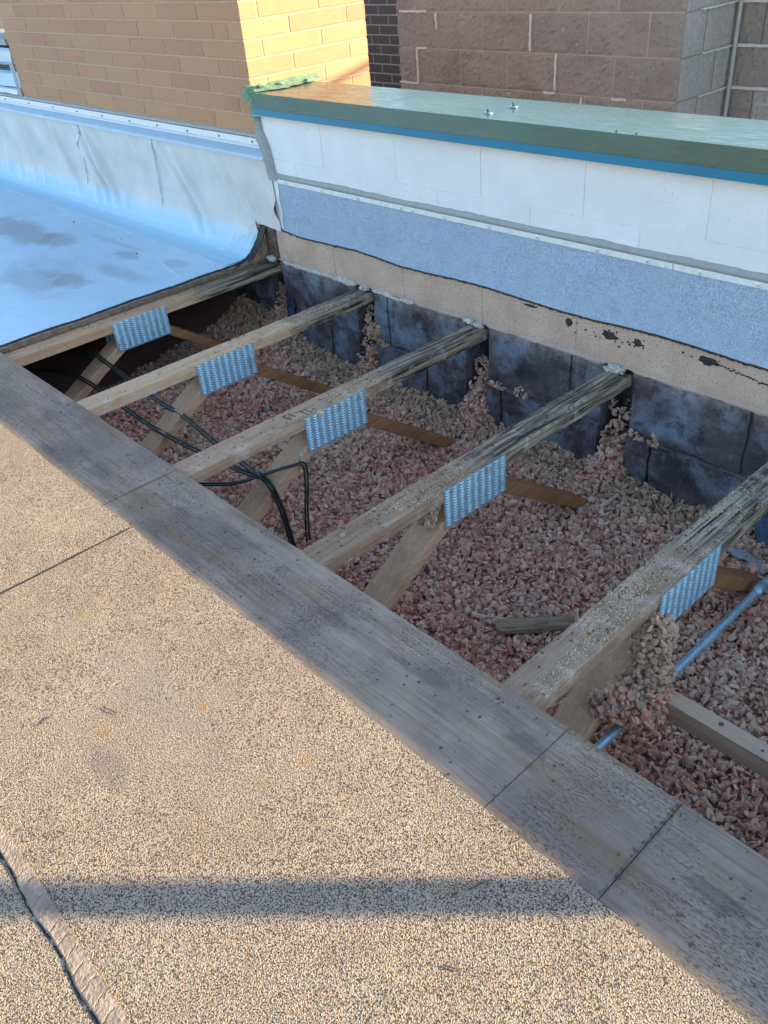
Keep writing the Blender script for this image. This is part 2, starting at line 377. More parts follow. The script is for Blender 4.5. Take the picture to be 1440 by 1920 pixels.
def grid_me(name, nu, nv, fn, smooth=True, thick=0.):
    v = [fn(i/nu, j/nv) for j in range(nv+1) for i in range(nu+1)]
    f = [(j*(nu+1)+i, j*(nu+1)+i+1, (j+1)*(nu+1)+i+1, (j+1)*(nu+1)+i) for j in range(nv) for i in range(nu)]
    me = mesh(name, v, f, smooth)
    if thick:
        bm = bmesh.new(); bm.from_mesh(me); bm.normal_update()
        bmesh.ops.solidify(bm, geom=bm.faces[:], thickness=thick)
        me2 = bm_mesh(name, bm, smooth); bpy.data.meshes.remove(me); return me2
    return me
def tube_me(name, pts, r, n=8, bm=None, caps=True):
    own = bm is None; bm = bm or bmesh.new(); P = [Vector(p) for p in pts]; rings = []
    up = Vector((0, 0, 1))
    for i, p in enumerate(P):
        t = (P[min(i+1, len(P)-1)]-P[max(i-1, 0)]).normalized()
        a = t.cross(up if abs(t.z) < .95 else Vector((1, 0, 0))).normalized(); b = t.cross(a)
        rr = r(i/(len(P)-1)) if callable(r) else r
        rings.append([bm.verts.new(p+(a*math.cos(k*2*math.pi/n)+b*math.sin(k*2*math.pi/n))*rr) for k in range(n)])
    for a, b in zip(rings, rings[1:]):
        for k in range(n): bm.faces.new((a[k], a[(k+1) % n], b[(k+1) % n], b[k]))
    if caps: bm.faces.new(rings[0][::-1]); bm.faces.new(rings[-1])
    return bm_mesh(name, bm, True) if own else bm
def spline(pts, n=8):
    P = [Vector(p) for p in pts]; out = []
    for i in range(len(P)-1):
        p0, p1, p2, p3 = P[max(i-1, 0)], P[i], P[i+1], P[min(i+2, len(P)-1)]
        for k in range(n):
            t = k/n
            out.append(.5*((2*p1)+(p2-p0)*t+(2*p0-5*p1+4*p2-p3)*t*t+(3*p1-p0-3*p2+p3)*t**3))
    out.append(P[-1]); return out
def lump(name, c, r, seed=0., sub=2, amp=.35, sq=(1, 1, 1), fs=2.):
    bm = bmesh.new(); bmesh.ops.create_icosphere(bm, subdivisions=sub, radius=1)
    for v in bm.verts:
        d = v.co.normalized(); k = 1+amp*nz(d.x+seed, d.y+seed*2, d.z, fs)
        v.co = Vector((d.x*k*r*sq[0]+c[0], d.y*k*r*sq[1]+c[1], d.z*k*r*sq[2]+c[2]))
    return bm_mesh(name, bm, True)

TX = [0.6033, 1.2196, 1.832, 2.4321, 3.063, 3.675]     # right faces of the truss chords
CW = .087

# ------------------------------------------------------------------ the near tan roof
EDGE = -1.497
def edge_y(x): return EDGE + .0035*nz(x, 0, 3, 9, 4) + .004*nz(x, 2, 0, 1.7, 2)
def roof_fn(x0, x1, yb):
    def fn(u, v):
        x = x0+(x1-x0)*u; t = v**2.2
        y = edge_y(x)+(yb-edge_y(x))*t
        z = .0215 + .0018*nz(x, y, 0, 3)+ .0008*nz(x, y, 0, 12)
        return (x, y, z)
    return fn
def solid_sheet(name, nu, nv, fn, th, smooth=True):
    """sheet with a turned-down rim at v=0"""
    v = [fn(i/nu, j/nv) for j in range(nv+1) for i in range(nu+1)]
    base = len(v); v += [(v[i][0], v[i][1], v[i][2]-th) for i in range(nu+1)]
    f = [(j*(nu+1)+i, (j+1)*(nu+1)+i, (j+1)*(nu+1)+i+1, j*(nu+1)+i+1) for j in range(nv) for i in range(nu)]
    f += [(i, i+1, base+i+1, base+i) for i in range(nu)]
    me = mesh(name, v, f, False); return me
# two courses of cap sheet butted at the seam x = 1.967, one running on under the lap
link('tan_roof', solid_sheet('tan_roof', 260, 60, roof_fn(-4, 1.9655, -7.5), .0053), M['tan_roof'], kind='structure')
link('tan_roof', solid_sheet('tan_roof_b', 420, 60, roof_fn(1.9685, 7.5, -7.5), .0053), M['tan_roof'], kind='structure')
seam = [(1.967+.0015*nz(0, y, 0, 14), y, .0200) for y in np.linspace(-1.5, -4, 120)]
link('roof_seam', tube_me('roof_seam', seam, lambda t: .0036+.001*nz(t*60, 0, 0, 1), 5), M['bitumen'], kind='structure')
# lap strip with its crack (lower left of the photograph)
def lap_fn(u, v):
    x = 2.2+3.0*u
    wob = .012*nz(x, 0, 7, 2.2, 3)+.006*nz(x, 3, 0, 11, 3)
    top = -2.083+.003*nz(x, 0, 0, 6); bot = -2.113+wob
    y = top+(bot-top)*v
    bl = abs(((x+.004*math.sin(v*5)+.012*nz(x, 0, 1, 16)+.003*nz(x, y*3, 1, 40)) / .030) % 1-.5)*2       # cracked into pads
    z = .0236 + .0024*min(1, (1-bl)*11)+.0006*nz(x, y, 0, 60) - (.0035 if v > .96 else 0)
    return (x, y, z)
link('lap_strip', grid_me('lap_strip', 1400, 14, lap_fn, False), M['lap'], kind='structure')
def lap_gap(o=0):
    P = []
    for x in np.linspace(2.2, 5.2, 500):
        wob = .012*nz(x, 0, 7, 2.2, 3)+.006*nz(x, 3, 0, 11, 3)
        P.append((x, -2.1155+wob+.002*nz(x, 7, 0, 60), .0213))
    return P
link('lap_crack', tube_me('lap_crack', lap_gap(), lambda t: .0017+.0022*nz(t*120, 0, 0, 1), 5), M['bitumen'], kind='structure')
# small twigs on the roof
for i, (x, y, a, L) in enumerate(((2.49, -1.83, .3, .018), (3.235, -1.60, 1.2, .02), (3.29, -1.72, .5, .012), (2.42, -1.93, 1.9, .012))):
    d = Vector((math.cos(a), math.sin(a), 0))*L
    pts = [Vector((x, y, .0245))+d*t+Vector((0, 0, .001*math.sin(t*6))) for t in (-1, -.4, .2, .6, 1)]
    link('twig', tube_me('twig', pts, .0011, 5), M['dirt'], label=('small dark twig on the tan granule roof near the orange spots', 'thin stick on tan roof beside the band of shadow and plywood edge', 'tiny stick on tan roof within the band of shadow', 'short dark twig on the tan roof far from the plywood')[i], cat='twig')

# ------------------------------------------------------------------ plywood deck left in place along the pit
jx = [-3.0, -.63, 1.806, 3.372, 5.81]
for i in range(4):
    x0, x1 = jx[i]+.0007, jx[i+1]-.0007
    def pf(u, v, x0=x0, x1=x1):
        x = x0+(x1-x0)*u; y = -1.263+(-1.285+1.263)*v if v <= .2 else -1.2674-(v-.2)/.8*1.23
        return (x, y, .016)
    bm = bmesh.new()
    nx = int((x1-x0)/.02)
    top = []
    for j, y in enumerate([-1.2635, -1.2665, -1.30, -1.40, -1.52, -2.5]):
        row = []
        for a in range(nx+1):
            x = x0+(x1-x0)*a/nx
            yy = y+(.0016*nz(x, 1, i, 16, 4) if j < 2 else 0)
            row.append(bm.verts.new((x, yy, (.0155 if j == 0 else .0163) if j < 5 else .0163)))
        top.append(row)
    bot = [bm.verts.new((v.co.x, v.co.y-.0004, .0006)) for v in top[0]]
    botb = [bm.verts.new((v.co.x, v.co.y, .0006)) for v in top[-1]]
    for a in range(nx):
        for j in range(5): bm.faces.new((top[j][a], top[j+1][a], top[j+1][a+1], top[j][a+1]))
        bm.faces.new((bot[a], top[0][a], top[0][a+1], bot[a+1])); bm.faces.new((bot[a], bot[a+1], botb[a+1], botb[a]))
    sh = link('plywood_sheet', bm_mesh('plywood_sheet', bm), M['ply'], cat='plywood', group='plywood sheets along the pit',
         label=('grey plywood strip at the far left beyond the first truss', 'weathered grey plywood strip at upper left end beside the silver roof',
                'long weathered grey plywood strip between the two butt joints', 'grey plywood strip at lower right past the last butt joint')[i])
    bm = bmesh.new()
    for tx in TX:
        if x0 < tx-.04 < x1:
            for yy in (-1.29, -1.36, -1.455):
                px = tx-.045+random.uniform(-.012, .012)
                bmesh.ops.create_circle(bm, cap_ends=True, radius=.0035, segments=8, matrix=Matrix.Translation((px, yy+random.uniform(-.01, .01), .0167)))
    if len(bm.verts):
        link('nail_head', bm_mesh('nail_head', bm), M['slot'], sh, kind='stuff')
    else: bm.free()
# pencilled cut line
link('pencil_line', box_me('pencil_line', 3.1462, 3.1478, -1.495, -1.266, .01645, .0166), M['pencil'], [o for o in COL.objects if o.name.startswith('plywood_sheet')][2])

# ------------------------------------------------------------------ silver roof and its deck
def silver_edge(y):
    e = .497+.009*nz(0, y, 0, 5, 4)
    return e
def prof(s):
    """roof-to-wall section, s in 0..1 from the flat to the wall"""
    return None
bm = bmesh.new(); rows = []
ys = list(np.linspace(-7.5, -1.3, 12))+list(np.linspace(-1.25, -.12, 57))
for y in ys:
    xe = silver_edge(y); row = []
    for u in np.linspace(0, 1, 70):
        x = -7.5+(xe+7.5)*(1-(1-u)**2.2)
        z = .030+.006*nz(x, y, 0, 1.1)+.0018*nz(x, y, 0, 7)
        if u > .985: z = .024
        row.append(bm.verts.new((x, y, z)))
    rows.append(row)
for a, b in zip(rows, rows[1:]):
    for i in range(len(a)-1): bm.faces.new((a[i], a[i+1], b[i+1], b[i]))
link('silver_roof', bm_mesh('silver_roof', bm, True), M['silver'], kind='structure')
# lap lines in the coating: raised beads
for pts in ([(-2.9, -.205), (-2.4, -.203), (-1.35, -.202), (-.5, -.203), (.1, -.206), (.3, -.203)], [(-1.312, -.11), (-1.33, -.21)], [(-.40, -.13), (-.36, -.20)], [(.17, -.36), (.45, -.42)], [(-.3, -1.0), (.0, -1.06)]):
    P = spline([(x, y, .0335) for x, y in pts], 30)
    P = [(p.x, p.y+.002*nz(p.x, 0, 0, 8), .0322+.006*nz(p.x, p.y, 0, 1.1)+.0018*nz(p.x, p.y, 0, 7)) for p in P]
    link('coating_bead', tube_me('coating_bead', P, lambda t: .0014+.0012*nz(t*20, 1, 0, 1), 5), M['alum_hi'], kind='structure')
for x, y, r in ((-.83, -.30, .012), (-.30, -.30, .006), (-.02, -.37, .01)):
    link('debris_crumb', lump('debris_crumb', (x, y, .036), r*.6, x, 1, .5, (1.6, .6, .5)), M['bitumen'], label={-.83: 'small black crumb lying on silver roof near the wall base', -.30: 'tiny dark crumb on the silver roof beside the bead line', -.02: 'dark crumb on the silver roof nearest the torn corner'}[x], cat='crumb')
# torn edge of the old roof: black felt, brown fibre layer, deck
def strip(name, ya, yb, n, sect, smooth=False):
    v = []; f = []; m = None
    for i in range(n+1):
        y = ya+(yb-ya)*i/n; s = sect(y); m = len(s); v += [(p[0], y, p[1]) for p in s]
    for i in range(n):
        for j in range(m-1): a = i*m+j; f.append((a, a+m, a+m+1, a+1))
    return mesh(name, v, f, smooth)
def felt(y):
    e = silver_edge(y); r = .004*nz(3, y, 0, 40, 3)
    return [(e-.03, .0295), (e-.002, .0262+r*.4), (e+.007+r, .0245+r*.3), (e+.009+r*1.5, .0205), (e-.02, .019)]
link('torn_felt_edge', strip('torn_felt_edge', -7, -.10, 700, felt), M['bitumen'], kind='structure')
def fib(y):
    e = silver_edge(y)+.006; r = .005*nz(7, y, 1, 25, 4)
    return [(e-.05, .0212), (e+.006+r, .0206), (e+.010+r*1.6, .0165), (e-.02, .0165)]
link('fibre_layer', strip('fibre_layer', -7, -.02, 600, fib), M['fibre'], kind='structure')
def deckedge(y):
    r = .0035*nz(9, y, 4, 30, 4)
    return [(-7.5, .0163), (.525+r, .0160), (.527+r*1.2, .008), (.525+r, .0008), (-7.5, .0008)]
link('roof_deck', strip('roof_deck', -1.262, -.004, 200, deckedge), M['ply_edge'], kind='structure')
bm = bmesh.new(); add_box(bm, -7.5, .5253, -7.5, -2.503, .0008, .016)
link('roof_deck', bm_mesh('roof_deck_b', bm), M['ply_edge'], kind='structure')

# ------------------------------------------------------------------ silver base flashing on the left wall
def fl_profile(s):
    # s 0 at z .445 on the wall, 1 on the flat at y -.17
    P = [(-.012, .446), (-.012, .30), (-.014, .18), (-.020, .135), (-.038, .095), (-.066, .062), (-.098, .042), (-.135, .034), (-.20, .0338)]
    L = [0]
    for a, b in zip(P, P[1:]): L.append(L[-1]+math.hypot(b[0]-a[0], b[1]-a[1]))
    d = s*L[-1]
    for i in range(len(P)-1):
        if d <= L[i+1]+1e-9:
            t = (d-L[i])/(L[i+1]-L[i]); y = P[i][0]+(P[i+1][0]-P[i][0])*t; z = P[i][1]+(P[i+1][1]-P[i][1])*t
            n = Vector((0, -(P[i][1]-P[i+1][1]), -(P[i+1][0]-P[i][0])*-1)); 
            return y, z, n.normalized()
def wrinkle(x, s):
    seg = (x+1.14)/.80; fr = seg-math.floor(seg)
    a = 0
    # diagonal drapes that start at a seam and run down to the right
    ph = (x*1.0-.55*s*.5)*1.0
    zz = -s*.55; ac = x*.80+zz*.60; al = -x*.60+zz*.80
    n1 = nz(ac*1.0, al*.14, 2, 11, 1); n2 = nz(ac, al*.2, 8, 30, 1)
    k = math.sin(min(1, max(0, s/.75))*math.pi)**.7 if s < .75 else 0
    a = (.075*max(-.1, abs(n1)-.28)+.002*n2)*k*(.45+.9*math.exp(-((fr-.35)/.4)**2))
    return a+.0012*nz(x, s, 0, 6)
def flash_fn(x0, x1, s0, s1):
    def fn(u, v):
        x = x0+(x1-x0)*u; s = s0+(s1-s0)*v
        y, z, n = fl_profile(s); w_ = wrinkle(x, s)
        f_ = max(0, (s-.72)/.28)
        zr_ = .0315+.006*nz(x, y, 0, 1.1)+.0018*nz(x, y, 0, 7)
        return (x, y-abs(n.y)*(w_+.001), z*(1-f_)+zr_*f_+abs(n.z)*w_*.4)
    return fn
fl = empty('base_flashing', (-.9, 0, .03), 'silver coated wrinkled base flashing below the orange brick pillar', 'flashing')
def child(o, p):
    o.parent = p; o.matrix_parent_inverse = Matrix.Translation(-p.location); return o
child(link('flashing_sheet', grid_me('flashing_sheet', 620, 60, flash_fn(-4.2, .500, 0, 1)), M['flash']), fl)
s17 = .455
def corner_fn(u, v):
    x = .5000+.155*u; x = x + (.02*(v)*u)
    zb = .172-.014*u; y, z, n = fl_profile(0)
    z = .446+(zb-.446)*v
    w_ = wrinkle(x, v*.55)
    return (x, -.0125-max(0, w_)-.001-.002*max(0, v-.6), z)
child(link('flashing_end', grid_me('flashing_end', 30, 40, corner_fn), M['flash']), fl)
for (xa, za, xb, zb) in ((-1.104, .446, -1.17, .118), (-.31, .440, -.339, .112)):
    P = []
    for t in np.linspace(0, 1, 60):
        x = xa+(xb-xa)*t+.004*nz(t*9, xa, 0, 1); z = za+(zb-za)*t
        P.append((x, -.0165-max(0, wrinkle(x, t*.60))-.004*t**4, z))
    child(link('seam_bead', tube_me('seam_bead', P, lambda t: .0042+.0028*nz(t*14, 2, 0, 1.3), 6), M['alum_hi']), fl)
P = [(.47, -.05, .085), (.50, -.03, .13), (.49, -.022, .17), (.455, -.03, .15), (.44, -.05, .10)]
child(link('patch_bead', tube_me('patch_bead', spline(P, 8), .0016, 5), M['alum_hi']), fl)

for i, P in enumerate(([(.38, -.075, .075), (.40, -.05, .10), (.43, -.045, .105)], [(.33, -.10, .06), (.36, -.085, .07), (.37, -.07, .085), (.365, -.05, .11)], [(.44, -.09, .065), (.46, -.07, .08), (.47, -.06, .10), (.475, -.04, .13)], [(.30, -.12, .052), (.35, -.125, .05), (.40, -.11, .058)])):
    child(link('patch_bead', tube_me('patch_bead', spline([(x, y-.004, z+.003) for x, y, z in P], 6), lambda t, i=i: .0018+.001*nz(t*9, i, 0, 1), 5), M['alum_hi']), fl)

# counterflashing bar: upper leg, sloping lower leg, bright lip, screws
cf = empty('counterflashing', (-.9, 0, .48), 'light blue metal counterflashing strip with screws under the brick pillar', 'flashing')
def lin(name, sect, x0, x1, mat, parent, n=1):
    v = []; f = []; m = len(sect)
    for x in (x0, x1): v += [(x, p[0], p[1]) for p in sect]
    f = [(j, (j+1) % m, (j+1) % m+m, j+m) for j in range(m)]+[tuple(range(m))[::-1], tuple(range(m, 2*m))]
    bm = bmesh.new(); bv = [bm.verts.new(p) for p in v]
    for q in f: bm.faces.new([bv[i] for i in q])
    o = link(name, bm_mesh(name, bm), mat)
    return child(o, parent) if parent else o
lin('upper_leg', [(-.013, .500), (-.016, .500), (-.016, .529), (-.013, .529)], -4.2, .632, M['bar'], cf)
lin('step', [(-.013, .499), (-.026, .494), (-.026, .500), (-.0165, .5045)], -4.2, .636, M['alum_hi'], cf)
lin('lower_leg', [(-.0262, .4935), (-.0238, .4935), (-.018, .462), (-.0205, .462)], -4.2, .638, M['alum'], cf)
lin('drip_lip', [(-.0185, .4615), (-.034, .4525), (-.033, .450), (-.0175, .4575)], -4.2, .640, M['alum_hi'], cf)
def screw_me(r=.006, h=.004):
    bm = bmesh.new(); bmesh.ops.create_cone(bm, cap_ends=True, segments=10, radius1=r, radius2=r*.6, depth=h, matrix=Matrix.Rotation(math.pi/2, 4, 'X'))
    bmesh.ops.create_cone(bm, cap_ends=True, segments=6, radius1=r*.45, radius2=r*.45, depth=h*2, matrix=Matrix.Translation((0, -h*.5, 0)) @ Matrix.Rotation(math.pi/2, 4, 'X'))
    return bm_mesh('screw', bm)
sm = screw_me(.0045, .003); sm.materials.append(M['slot'])
for x in (-3.1, -2.75, -2.4, -2.05, -1.70, -1.37, -1.07, -.78, -.49, -.22, .05, .31, .56):
    child(link('screw', sm, None, loc=(x+.005, -.0175, .513+random.uniform(-.002, .002))), cf)
# grey sealant bead between the bar and the bricks, and up the corner
def seal_me(name, x0, x1, z0, fz, y=-.012, n=300, th=.008):
    v = []; f = []
    for i in range(n+1):
        x = x0+(x1-x0)*i/n; zt = fz(x)
        v += [(x, y-.0005, z0), (x, y-th, z0+.003), (x, y-th*.7, (z0+zt)/2), (x, y-.001, zt), (x, y+.004, zt+.001)]
        if i:
            for j in range(4): a = (i-1)*5+j; f.append((a, a+5, a+6, a+1))
    return mesh(name, v, f, True)
sl = empty('wall_sealant', (.6, 0, .45), 'grey sealant smeared along the bar and up the pillar corner', 'sealant')
child(link('bead', seal_me('bead', -4.2, .60, .5285, lambda x: .5435+.0035*nz(x, 0, 0, 14), -.004), M['grey_seal']), sl)
child(link('bead', seal_me('bead_b', .66, 7, .3795, lambda x: .400+.006*nz(x, 0, 0, 3.2, 3)+.002*nz(x, 1, 0, 22), -.0005, 500), M['grey_seal']), sl)
def corner_seal(u, v):
    z = .375+(.645-.375)*v
    xl = np.interp(z, [.375, .40, .44, .47, .50, .53, .56, .60, .645], [.648, .640, .636, .630, .612, .592, .592, .596, .600])
    xr = np.interp(z, [.375, .40, .44, .49, .53, .56, .60, .645], [.700, .684, .676, .668, .652, .634, .628, .620])
    x = xl+(xr-xl)*u+.002*nz(u, z, 0, 30); e = 1-abs(2*u-1)**3
    return (x, -.002-.022*e*(1 if z < .54 else .6)-(.006 if u < .5 else 0), z)
child(link('corner_smear', grid_me('corner_smear', 10, 60, corner_seal), M['grey_seal']), sl)

# ------------------------------------------------------------------ parapet wall: block courses
pw = empty('parapet_wall', (2.5, .1, 0), 'white painted block parapet wall with bare tan blocks at its foot', 'wall')
child(link('wall_core', box_me('wall_core', .60, 7.2, .0018, .24, .0175, .64), M['paint']), pw)
def block(nm, x0, x1, z0, z1, mat, y=0., bev=.0012, n=None, amp=.0, seed=0, back=.09):
    if amp: me = rough_box(nm, x0, x1, y, back, z0, z1, n or (8, 2, 6), amp, 18, seed, bev)
    else: me = box_me(nm, x0, x1, y, back, z0, z1, bev)
    return child(link(nm, me, mat), pw)
xs_up = [.612, 1.005, 1.416, 1.817, 2.221, 2.617, 3.02, 3.42, 3.82, 4.22, 4.62, 5.02, 5.42, 5.82, 6.22, 6.62, 7.0]
g = .0008
for a, b in zip(xs_up, xs_up[1:]): block('block', a+g, b-g, .4540, .6395, M['paint'], random.uniform(-.0006, .0004))
xs_mid = [.612, .82]+[x-.2 for x in xs_up[2:]]+[7.0]
for a, b in zip(xs_mid, xs_mid[1:]): block('block', a+g, b-g, .2545, .4525, M['paint'], random.uniform(-.0006, .0004))
for a, b in zip(xs_up, xs_up[1:]): block('block', a+g, b-g, .0175, .2530, M['tan_block'], random.uniform(-.0012, .0004))

# dark damp foundation blocks under the ledge, pockets left for the truss ends
fw = empty('foundation_wall', (2.5, .1, -.4), 'dark damp block wall inside the pit with pockets for the truss ends', 'wall')
def fblock(x0, x1, z0, z1, y, seed):
    me = rough_box('block', x0, x1, y, .135, z0, z1, (max(3, int((x1-x0)/.03)), 2, max(3, int((z1-z0)/.03))), .0055, 19, seed, .003)
    child(link('block', me, M['dark_block']), fw)
child(link('wall_core', box_me('wall_core', -3.5, 7.2, .130, .24, -.9, .016), M['dark_mortar']), fw)
pk = [(t-CW-.010, t+.004) for t in TX]
cuts_a = {0: [], 1: [1.31], 2: [2.205], 3: [2.83], 4: [3.42], 5: []}
seed = 0
prev = .105
def run(x0, x1, cuts, z0, z1, yb):
    global seed
    c = [x0]+[q for q in cuts if x0+.04 < q < x1-.04]+[x1]
    for a, b in zip(c, c[1:]):
        seed += 3.7
        fblock(a+.003, b-.003, z0, z1, yb+random.uniform(-.003, .003), seed)
starts = [-.1]+[q[1] for q in pk]; ends = [q[0] for q in pk]+[4.3]
for i in range(len(starts)):
    run(starts[i], ends[i], [1.31, 2.205, 2.83, 3.42, .27], -.205, .0155, .0015)
# second course, standing slightly proud; narrower pockets lower down
for i in range(len(starts)):
    a, b = starts[i], ends[i]
    if i > 0: a += .0
    run(a, b, [.93, 1.17, 1.52, 1.905, 2.11, 2.53, 3.2], -.415, -.209, -.006)
    run(a, b, [.75, 1.4, 1.75, 2.3, 2.65, 3.3], -.62, -.417, -.006)
for a, b in zip(starts, ends): child(link('mortar_ledge', rough_box('mortar_ledge', a+.003, b-.003, -.004, .01, -.2115, -.2045, (30, 2, 2), .004, 30, 3), M['dark_mortar']), fw)
for a, b in zip(starts, ends):
    child(link('joint_fill', box_me('joint_fill', a+.004, b-.004, .013, .13, -.61, .012), M['dark_mortar']), fw)
# rough mortar along the ledge where tan and dark blocks meet
ml = empty('mortar_ledge', (2, 0, .015), 'crumbling mortar line along the ledge above the dark blocks', 'mortar')
def ledge(x0, x1, amp, mat, seed, z=.0165, h=.010, nm='mortar_crust'):
    v = []; f = []; n = int((x1-x0)/.004)
    for i in range(n+1):
        x = x0+(x1-x0)*i/n
        a = max(0, .45+.9*nz(x, seed, 0, 12, 4)); t = min(1, i/6, (n-i)/6)
        hu = h*(.25+a)*t+.0005; hd = h*(.3+1.1*max(0, .4+nz(x, 9, seed, 9, 4)))*t+.0005; d = amp*(.25+a)*t+.0005
        v += [(x, .0005, z+hu), (x, -d*.6, z+hu*.6), (x, -d, z), (x, -d*.6, z-hd*.7), (x, .0025, z-hd)]
        if i:
            for j in range(4): b = (i-1)*5+j; f.append((b, b+5, b+6, b+1))
    child(link(nm, mesh(nm, v, f), mat), ml)
ledge(.625, 1.13, .008, M['plaster'], 1, .014, .013)
ledge(1.22, 1.47, .008, M['plaster'], 5, .012, .012)
ledge(1.47, 1.74, .006, M['tan_block'], 7)
ledge(1.832, 2.34, .006, M['tan_block'], 9)
ledge(2.434, 2.97, .005, M['tan_block'], 11)
for (x, y, z, r, s) in ((.565, -.012, .022, .03, 1), (1.18, -.002, .012, .022, 2), (1.76, -.002, .016, .026, 3), (1.80, .0, .012, .022, 4), (2.385, -.004, .014, .028, 5), (2.36, -.006, .004, .02, 6)):
    child(link('plaster_lump', lump('plaster_lump', (x, y, z), r, s, 3, .7, (1.1, .55, .45), 2.5), M['plaster']), ml)

# ------------------------------------------------------------------ grey membrane on the parapet, with torn lower edge
mem = empty('wall_membrane', (2, 0, .25), 'grey granule membrane on the parapet with a torn black lower edge', 'membrane')
def zlow(x):
    return float(np.interp(x, [.53, .62, .80, 1.016, 1.15, 1.274, 1.40, 1.565, 1.7, 1.825, 2.0, 2.146, 2.30, 2.387, 2.52, 2.637, 2.76, 2.859, 3.2], [.175, .166, .152, .158, .163, .158, .149, .152, .158, .160, .154, .149, .150, .155, .158, .155, .149, .147, .15]))+.0012*nz(x, 0, 0, 30, 3)
def mem_fn(u, v):
    x = .668+6.3*u; zb = zlow(x); z = zb+(.3640-zb)*v
    return (x, -.0045-.0035*max(0, 1-v*7)-.0008*nz(x, z, 0, 5), z)
child(link('membrane_sheet', grid_me('membrane_sheet', 600, 10, mem_fn), M['grey_mem']), mem)
def torn(u, v):
    x = .532+6.4*u; z = zlow(x)
    r = .0035*nz(x, 5, 0, 60, 3)+.0045*max(0, nz(x, 1, 7, 90, 2))-.0015
    prof_ = [(-.0082, .004), (-.0095, -.0005), (-.0088, -.0042-r), (-.0005, -.0048-r*1.5)]
    j = min(3, int(round(v*3))); p = prof_[j]
    return (x, p[0]+.001*nz(x, 2, 2, 50), z+p[1])
child(link('torn_edge', grid_me('torn_edge', 1500, 3, torn, False), M['bitumen']), mem)
# white paint smear at its left end
def smear(u, v):
    z = .172+(.362-.172)*v; wob = .006*nz(0, z, 0, 22, 3)
    return (.645+.004*nz(1, z, 0, 15)+(.044+wob)*u, -.0062-.0015*math.sin(u*math.pi)-.0012*abs(nz(u, z, 0, 60)), z)
child(link('paint_smear', grid_me('paint_smear', 8, 60, smear), M['paint']), mem)
for x, z, L in ((.80, .305, .02), (.765, .23, .03), (.86, .28, .012), (1.93, .29, .016), (2.66, .20, .018), (1.64, .27, .01)):
    child(link('paint_drip', tube_me('paint_drip', [(x, -.0058, z), (x+.001, -.0064, z-L*.5), (x, -.006, z-L)], .0012, 5), M['bar']), mem)
# termination bar with round headed anchors
tb = empty('termination_bar', (2, 0, .37), 'white termination bar with round anchor heads across the parapet', 'bar')
lin('bar_strip', [(-.004, .3625), (-.009, .3625), (-.009, .3795), (-.004, .3795)], .656, 2.535, M['bar'], tb)
lin('bar_strip', [(-.004, .3625), (-.0092, .3625), (-.0092, .3797), (-.004, .3797)], 2.5375, 7, M['bar'], tb)
bm = bmesh.new(); bmesh.ops.create_uvsphere(bm, u_segments=14, v_segments=6, radius=.0088)
for v in bm.verts: v.co.y = -abs(v.co.y)*.42 if v.co.y < 0 else 0
hm = bm_mesh('anchor_head', bm, True); hm.materials.append(M['bar'])
bm = bmesh.new(); bmesh.ops.create_circle(bm, cap_ends=True, radius=.0028, segments=8, matrix=Matrix.Rotation(math.pi/2, 4, 'X')); pm = bm_mesh('anchor_pin', bm); pm.materials.append(M['galv'])
for x in (.75, .985, 1.205, 1.44, 1.50, 1.66, 1.86, 2.06, 2.285, 2.455, 2.62, 2.785, 2.95, 3.2, 3.5):
    h = child(link('anchor_head', hm, None, loc=(x, -.009, .3712)), tb)
    link('anchor_pin', pm, None, h, loc=(0, -.0045, 0))

# black mastic blots left on the tan blocks
for i, (x, z, rx, rz, lb) in enumerate(((2.19, .118, .014, .014, 'round black mastic blot just below the torn membrane edge'),
        (2.345, .113, .030, .013, 'wide splashed black mastic blot on the tan blocks'), (2.445, .113, .013, .012, 'small broken black mastic blot right of the splash'),
        (2.675, .122, .030, .013, 'long oval black mastic blot farthest right on the tan blocks'), (2.03, .136, .03, .004, 'thin smeared line of black mastic on the tan blocks'))):
    bm = bmesh.new()
    def blot(cx, cz, ax, az, k, sd):
        vs_ = []; c = bm.verts.new((cx, -.0042, cz))
        for j in range(k):
            a = j*2*math.pi/k; rr = 1+.38*nz(math.cos(a)+sd, math.sin(a), sd, 2.2, 4)
            vs_.append((bm.verts.new((cx+ax*rr*math.cos(a)*.72, -.0036, cz+az*rr*math.sin(a)*.72)), bm.verts.new((cx+ax*rr*math.cos(a), -.0008, cz+az*rr*math.sin(a)))))
        for j in range(k):
            p, q = vs_[j], vs_[(j+1) % k]
            bm.faces.new((c, p[0], q[0])); bm.faces.new((p[0], p[1], q[1], q[0]))
    blot(x, z, rx, rz, 40, i*3.1)
    bo_ = link('mastic_blot', bm_mesh('mastic_blot', bm), M['bitumen'], label=lb, cat='mastic blot', group='black mastic blots on the tan blocks')
    bm = bmesh.new()
    for j in range(14 if i in (1, 2) else 5):
        blot(x+random.gauss(0, rx*1.1), z+random.gauss(0, rz*.8), random.uniform(.0015, .005), random.uniform(.001, .004), 8, j*2.)
    if i == 3:
        for j in range(26): blot(x+.03+j*.0085, z-.002-j*.0011+random.gauss(0, .0014), random.uniform(.003, .008), random.uniform(.0012, .003), 8, j*1.7)
    link('mastic_speck', bm_mesh('mastic_speck', bm), M['bitumen'], bo_, kind='stuff')

